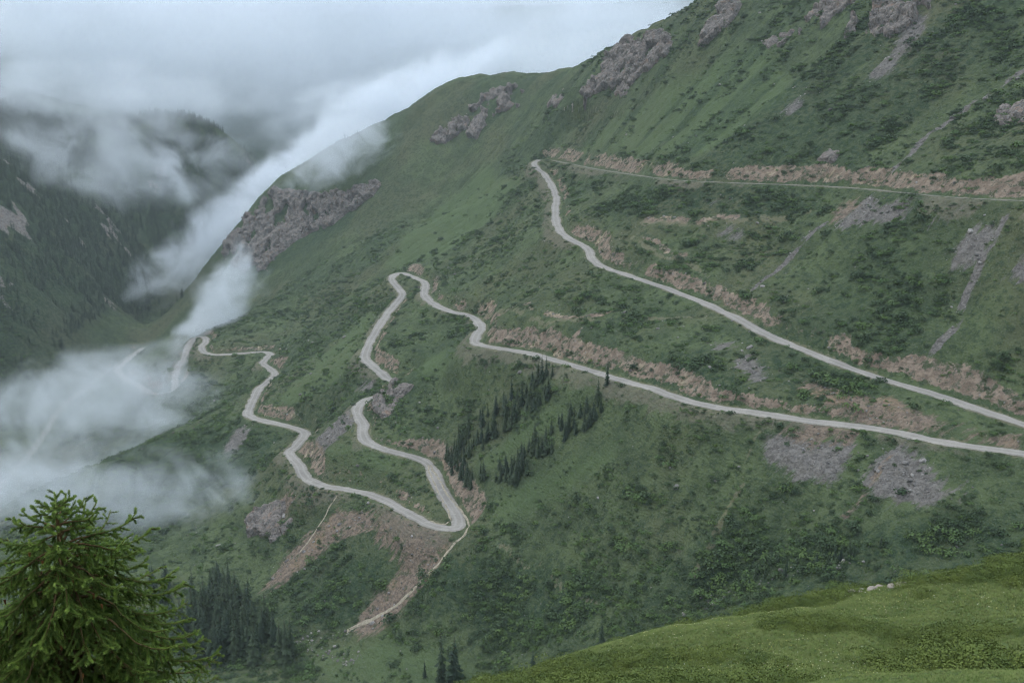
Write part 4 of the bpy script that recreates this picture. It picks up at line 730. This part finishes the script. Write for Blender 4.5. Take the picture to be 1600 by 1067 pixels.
# ---------------------------------------------------------------- the near spruce, seen from above its crown
m_, t_ = newmat('near_spruce_needles')
tip = t_.attr('tip'); nn = t_.noise(t_.pos(), 9, 3, .6)
c = t_.mix(t_.ramp(nn, .3, .7), (.042, .092, .02), (.098, .178, .036))
c = t_.mix(tip, c, t_.mix(nn, (.36, .47, .09), (.48, .59, .16)))
b_ = t_.out(c, .5, None, .3)
tr_ = t_.n('ShaderNodeBsdfTranslucent', {'Color': c}); ms_ = t_.n('ShaderNodeMixShader', {0: .38}); t_.t.links.new(b_.outputs[0], ms_.inputs[1]); t_.t.links.new(tr_.outputs[0], ms_.inputs[2])
t_.t.links.new(ms_.outputs[0], [n for n in t_.t.nodes if n.type == 'OUTPUT_MATERIAL'][0].inputs[0])
M_NEEDLE = m_
m_, t_ = newmat('twig_bark'); t_.out(t_.mix(t_.noise(t_.pos(), 25, 3, .6), (.07, .045, .02), (.17, .105, .045)), .8, None, .15); M_TWIG = m_
m_, t_ = newmat('young_cone'); t_.out(t_.mix(t_.noise(t_.pos(), 60, 2, .5), (.16, .06, .025), (.30, .13, .05)), .7, None, .2); M_CONE = m_
rs = np.random.RandomState(11)
def unit(v): return v / (np.linalg.norm(v) + 1e-9)
def tube(P, r0, r1, n=5):
    V = []; Fc = []; P = np.array(P)
    for k, p in enumerate(P):
        d = unit(P[min(k + 1, len(P) - 1)] - P[max(k - 1, 0)]); a = unit(np.cross(d, [.3, .2, 1.0])); b = np.cross(d, a); r = r0 + (r1 - r0) * k / (len(P) - 1)
        V += [p + r * (a * math.cos(6.283 * j / n) + b * math.sin(6.283 * j / n)) for j in range(n)]
    for k in range(len(P) - 1):
        for j in range(n): Fc.append((k * n + j, k * n + (j + 1) % n, (k + 1) * n + (j + 1) % n, (k + 1) * n + j))
    return np.array(V), np.array(Fc)
def needles(P, per_m, ln, wd, tip0, tip1):
    """needles standing all round a shoot that runs along P"""
    P = np.array(P); s = np.r_[0, np.cumsum(np.linalg.norm(np.diff(P, axis=0), axis=1))]; n = max(8, int(s[-1] * per_m))
    m = np.sort(rs.rand(n)) * s[-1]; base = np.stack([np.interp(m, s, P[:, i]) for i in range(3)], 1)
    dirs = np.gradient(P, axis=0); D = np.stack([np.interp(m, s, dirs[:, i]) for i in range(3)], 1); D /= np.linalg.norm(D, axis=1)[:, None] + 1e-9
    rnd = rs.normal(0, 1, (n, 3)); rnd[:, 2] += .35; side = rnd - D * (rnd * D).sum(1)[:, None]; side /= np.linalg.norm(side, axis=1)[:, None]
    f = m / s[-1]; L_ = ln * rs.uniform(.75, 1.15, n) * (1 - .45 * f ** 6)
    tipv = base + (side * .82 + D * .62) * L_[:, None]
    w = np.cross(side, D) * (wd * .5)
    V = np.stack([base - w, base + w, tipv], 1).reshape(-1, 3)
    T = np.repeat(tip0 + (tip1 - tip0) * f ** 1.2, 3) * rs.uniform(.7, 1.0, n * 3)
    return V, T
def bough(root_pt, az, L, elev, droop, par, dens=1.0):
    """one branch: curved axis, side shoots in two ranks and hanging, all set with needles"""
    n = 9; P = [np.array(root_pt, float)]; h = np.array([math.cos(az), math.sin(az), 0])
    for k in range(n):
        f = k / (n - 1.0); e = elev - droop * math.sin(f * 2.2) + 1.1 * max(0, f - .6) * 2
        P.append(P[-1] + (h * math.cos(e) + np.array([0, 0, math.sin(e)])) * L / n + rs.normal(0, .008, 3) * L)
    P = np.array(P)
    WV = []; WF = []; NV = []; NTp = []; off = 0
    def wood(pts, r0, r1):
        nonlocal off
        v, f = tube(pts, r0, r1, 4); WV.append(v); WF.append(f + off); off += len(v)
    wood(P, .006 + .009 * L, .0025)
    ln, wd = .027, .0052
    v, t = needles(P[max(1, int(n * .35)):], 1500 * dens, ln, wd, .0, 1.0); NV.append(v); NTp.append(t)
    s = np.linspace(.16, .97, max(5, int(L / .062)))
    for q, f in enumerate(s):
        p = np.array([np.interp(f * n, range(n + 1), P[:, i]) for i in range(3)]); d = unit(P[min(n, int(f * n) + 1)] - P[int(f * n)])
        lat = unit(np.cross(d, [0, 0, 1.0])) * (1 if q % 2 else -1)
        l1 = (.07 + .30 * L * (1 - f) ** .75 * min(1, f * 3.2)) * rs.uniform(.7, 1.15); l1 = min(l1, .34)
        hang = rs.uniform(.15, .95) * (1.0 if L > .35 else .3)
        dd = unit(d * rs.uniform(.55, .95) + lat * rs.uniform(.5, 1.0) - np.array([0, 0, hang]) * .75)
        Q = [p]; m = 5
        for k in range(m):
            dd2 = unit(dd + np.array([0, 0, -.28 * hang + .5 * k / m]) * (k / m)); Q.append(Q[-1] + dd2 * l1 / m)
        wood(Q, .0035, .0015)
        v, t = needles(Q, 1500 * dens, ln, wd, .12, rs.uniform(.55, 1.0)); NV.append(v); NTp.append(t)
        if l1 > .11:
            for g in np.linspace(.25, .85, max(2, int(l1 / .062))):
                pp = Q[min(m, int(g * m))]; sd = unit(np.cross(dd, rs.normal(0, 1, 3))); l2 = l1 * rs.uniform(.4, .65) * (1.15 - g)
                l2 = max(l2, .035); e2 = unit(dd * .75 + sd * .75 - np.array([0, 0, .45])); v, t = needles([pp, pp + e2 * l2 * .5, pp + e2 * l2 + np.array([0, 0, -.004])], 1500 * dens, ln * .95, wd, .05, rs.uniform(.35, .95)); NV.append(v); NTp.append(t)
    wo = link('branch', mesh_np('branch', np.vstack(WV), np.vstack(WF), smooth=True), par, M_TWIG)
    V = np.vstack(NV); T = np.concatenate(NTp)
    link('needles', mesh_np('needles', V, np.arange(len(V)).reshape(-1, 3), {'tip': T}), wo, M_NEEDLE)
    return wo, P
TOP = np.array((-3.86, 7.8, -3.33)); HT = 5.6
root = bpy.data.objects.new('spruce_tree', None); COL.objects.link(root); root.location = TOP - [0, 0, HT]; root.empty_display_size = .3
tag(root, 'large bright green spruce crown with drooping boughs close to the camera', 'spruce')
sp = [(0, 0, 0), (.02, .01, 2.0), (.0, .02, 4.0), (0, 0, HT - .5), (0, 0, HT - .12), (0, 0, HT)]
v, f = tube(sp[:-1], .085, .006, 8); link('trunk', mesh_np('trunk', v, f, smooth=True), root, M_TWIG)
v, t = needles([(0, 0, HT - .30), (0.004, 0, HT - .15), (0, 0, HT)], 700, .022, .0042, .1, 1.0)
link('leader_shoot', mesh_np('leader_shoot', v, np.arange(len(v)).reshape(-1, 3), {'tip': t}), root, M_NEEDLE)
h = .17; w = 0
while h < 2.6:
    nb = 4 if h < .24 else 6 if h < .5 else 8 if h < 1.3 else 9
    a0 = rs.rand() * 6.28
    for b in range(nb):
        az = a0 + 6.283 * b / nb + rs.normal(0, .18); hh = h + rs.normal(0, .02)
        L = (.08 + 1.02 * hh ** .85) * rs.uniform(.82, 1.12); L = min(L, 1.3) * (.5 if hh < .26 else .75 if hh < .4 else 1)
        elev = .72 - .72 * min(1, hh / .8) + rs.normal(0, .08); droop = .12 + .5 * min(1, hh / .9)
        bough((0, 0, HT - hh), az, L, elev, droop, root, .4 if (math.sin(az) > .5 and hh > .6) else 1.0 if hh < 1.0 else .75 if hh < 1.7 else .35)
    h += .05 + .045 * min(1, h / .4) + (.03 if h > 1 else 0); w += 1
# a few young cones
for k in range(14):
    hh = rs.uniform(.4, 1.6); az = rs.uniform(-2.6, -.2); rr = .62 * hh ** .82 * rs.uniform(.6, 1.0)
    p = np.array([math.cos(az) * rr, math.sin(az) * rr, HT - hh - .1 * rr])
    v, f = tube([p, p + [0, .002, -.018], p + [0, .004, -.04]], .011, .005, 6); link('cone', mesh_np('cone', v, f, smooth=True), root, M_CONE)

print('near spruce needles', sum(len(o.data.polygons) for o in bpy.data.objects if o.name.startswith('needles')))


#--MIST--
# ---------------------------------------------------------------- air: haze round everything, mist banks in the valley
hz, t = newmat('haze_air')
o = t.n('ShaderNodeOutputMaterial'); v = t.n('ShaderNodeVolumePrincipled', {'Color': (.88, .95, 1.0, 1), 'Density': .00008, 'Anisotropy': .1})
t.t.links.new(v.outputs[0], o.inputs['Volume'])
def box(name, lo, hi, mat):
    V = [(x, y, z) for z in (lo[2], hi[2]) for y in (lo[1], hi[1]) for x in (lo[0], hi[0])]
    return link(name, mesh_np(name, V, [(0, 2, 3, 1), (4, 5, 7, 6), (0, 1, 5, 4), (2, 6, 7, 3), (0, 4, 6, 2), (1, 3, 7, 5)]), None, mat)
tag(box('haze', (-2700, -400, min(WH.min(), H.min()) - 1), (1750, 3750, max(WH.max(), 455) + 5), hz), 'thin bluish haze filling the valley air', 'haze', kind='stuff')

import bmesh
def mist(label, loc, rad, dens, nscale, thr, seed, rz=0.0, ry=0.0, soft=1.0, amp=3.4, stretch=(1, 1, 1), name='mist_bank', warp=1.3):
    m = bpy.data.materials.new('mist'); m.use_nodes = True; t = NT(m)
    tc = t.n('ShaderNodeTexCoord').outputs['Object']
    wv = t.n('ShaderNodeTexNoise', {'Vector': t.n('ShaderNodeVectorMath', {0: tc, 1: (seed * 3.1, seed * 1.7, seed * .9)}, operation='ADD').outputs[0], 'Scale': 1.5, 'Detail': 2}).outputs['Color']
    wv = t.n('ShaderNodeVectorMath', {0: wv, 1: (-.5, -.5, -.5)}, operation='ADD').outputs[0]
    tc = t.n('ShaderNodeVectorMath', {0: wv, 1: (warp, warp, warp), 2: tc}, operation='MULTIPLY_ADD').outputs[0]
    r2 = t.n('ShaderNodeVectorMath', {0: tc, 1: tc}, operation='DOT_PRODUCT').outputs['Value']
    p = t.n('ShaderNodeMapping', {'Vector': t.pos(), 'Scale': stretch, 'Location': (seed * 13.7, seed * 7.1, seed * 3.3)}).outputs[0]
    nz = t.noise(p, nscale, 5, .64, 1.2)
    f = t.math('ADD', t.math('MULTIPLY', t.math('SUBTRACT', 1.0, r2), soft), t.math('MULTIPLY', t.math('SUBTRACT', nz, thr), amp * 2))
    edge = t.ramp(r2, 1.0, .4)
    d = t.math('MULTIPLY', t.math('MULTIPLY', t.ramp(f, 0.0, 2.3), edge), dens)
    v = t.n('ShaderNodeVolumePrincipled', {'Color': (.95, .97, 1.0, 1), 'Density': d, 'Anisotropy': .25})
    o = t.n('ShaderNodeOutputMaterial'); t.t.links.new(v.outputs[0], o.inputs['Volume'])
    bm = bmesh.new(); bmesh.ops.create_icosphere(bm, subdivisions=3, radius=1.3); me = bpy.data.meshes.new(name); bm.to_mesh(me); bm.free()
    ob = link(name, me, None, m); ob.location = loc; ob.scale = rad; ob.rotation_euler = (0, ry, rz)
    return tag(ob, label, 'mist', 'mist banks', 'stuff')
mist('pale mist pooled in the valley bend below the lowest road loop', (-300, 735, -240), (140, 135, 32), .030, .02, .47, 1)
mist('low mist creeping up the valley floor at the picture edge', (-345, 590, -252), (110, 110, 34), .016, .018, .48, 8)
mist('grey mist drifting in front of the dark spur behind the near treetop', (-235, 505, -218), (175, 38, 28), .045, .024, .46, 2)
mist('bright fog filling the gorge behind the ridge', (-215, 1280, -98), (340, 85, 70), .075, .018, .43, 3, rz=R(15), ry=R(-31), warp=.8, amp=3.8)
mist('white cloud rising from the gorge above the saddle of the ridge', (-60, 1520, 0), (330, 110, 60), .03, .012, .45, 9, ry=R(-12))
mist('wisp of mist clinging to the ridge flank above the road end', (-268, 900, -196), (34, 45, 66), .05, .026, .43, 4, ry=R(35))
mist('thin veil blowing over the shoulder of the ridge', (-190, 1100, -70), (80, 50, 40), .035, .026, .45, 5, ry=R(-25))
mist('broken cloud hanging across the upper forested mountain', (-470, 1180, -85), (200, 75, 60), .014, .015, .48, 6, ry=R(8))
mist('ragged cloud swallowing the top of the forested mountain', (-600, 1360, -15), (330, 110, 60), .014, .012, .47, 10)
mist('heavy cloud deck hiding the peaks beyond the valley', (-500, 2200, 90), (1300, 420, 250), .010, .0045, .42, 7, name='cloud_bank')
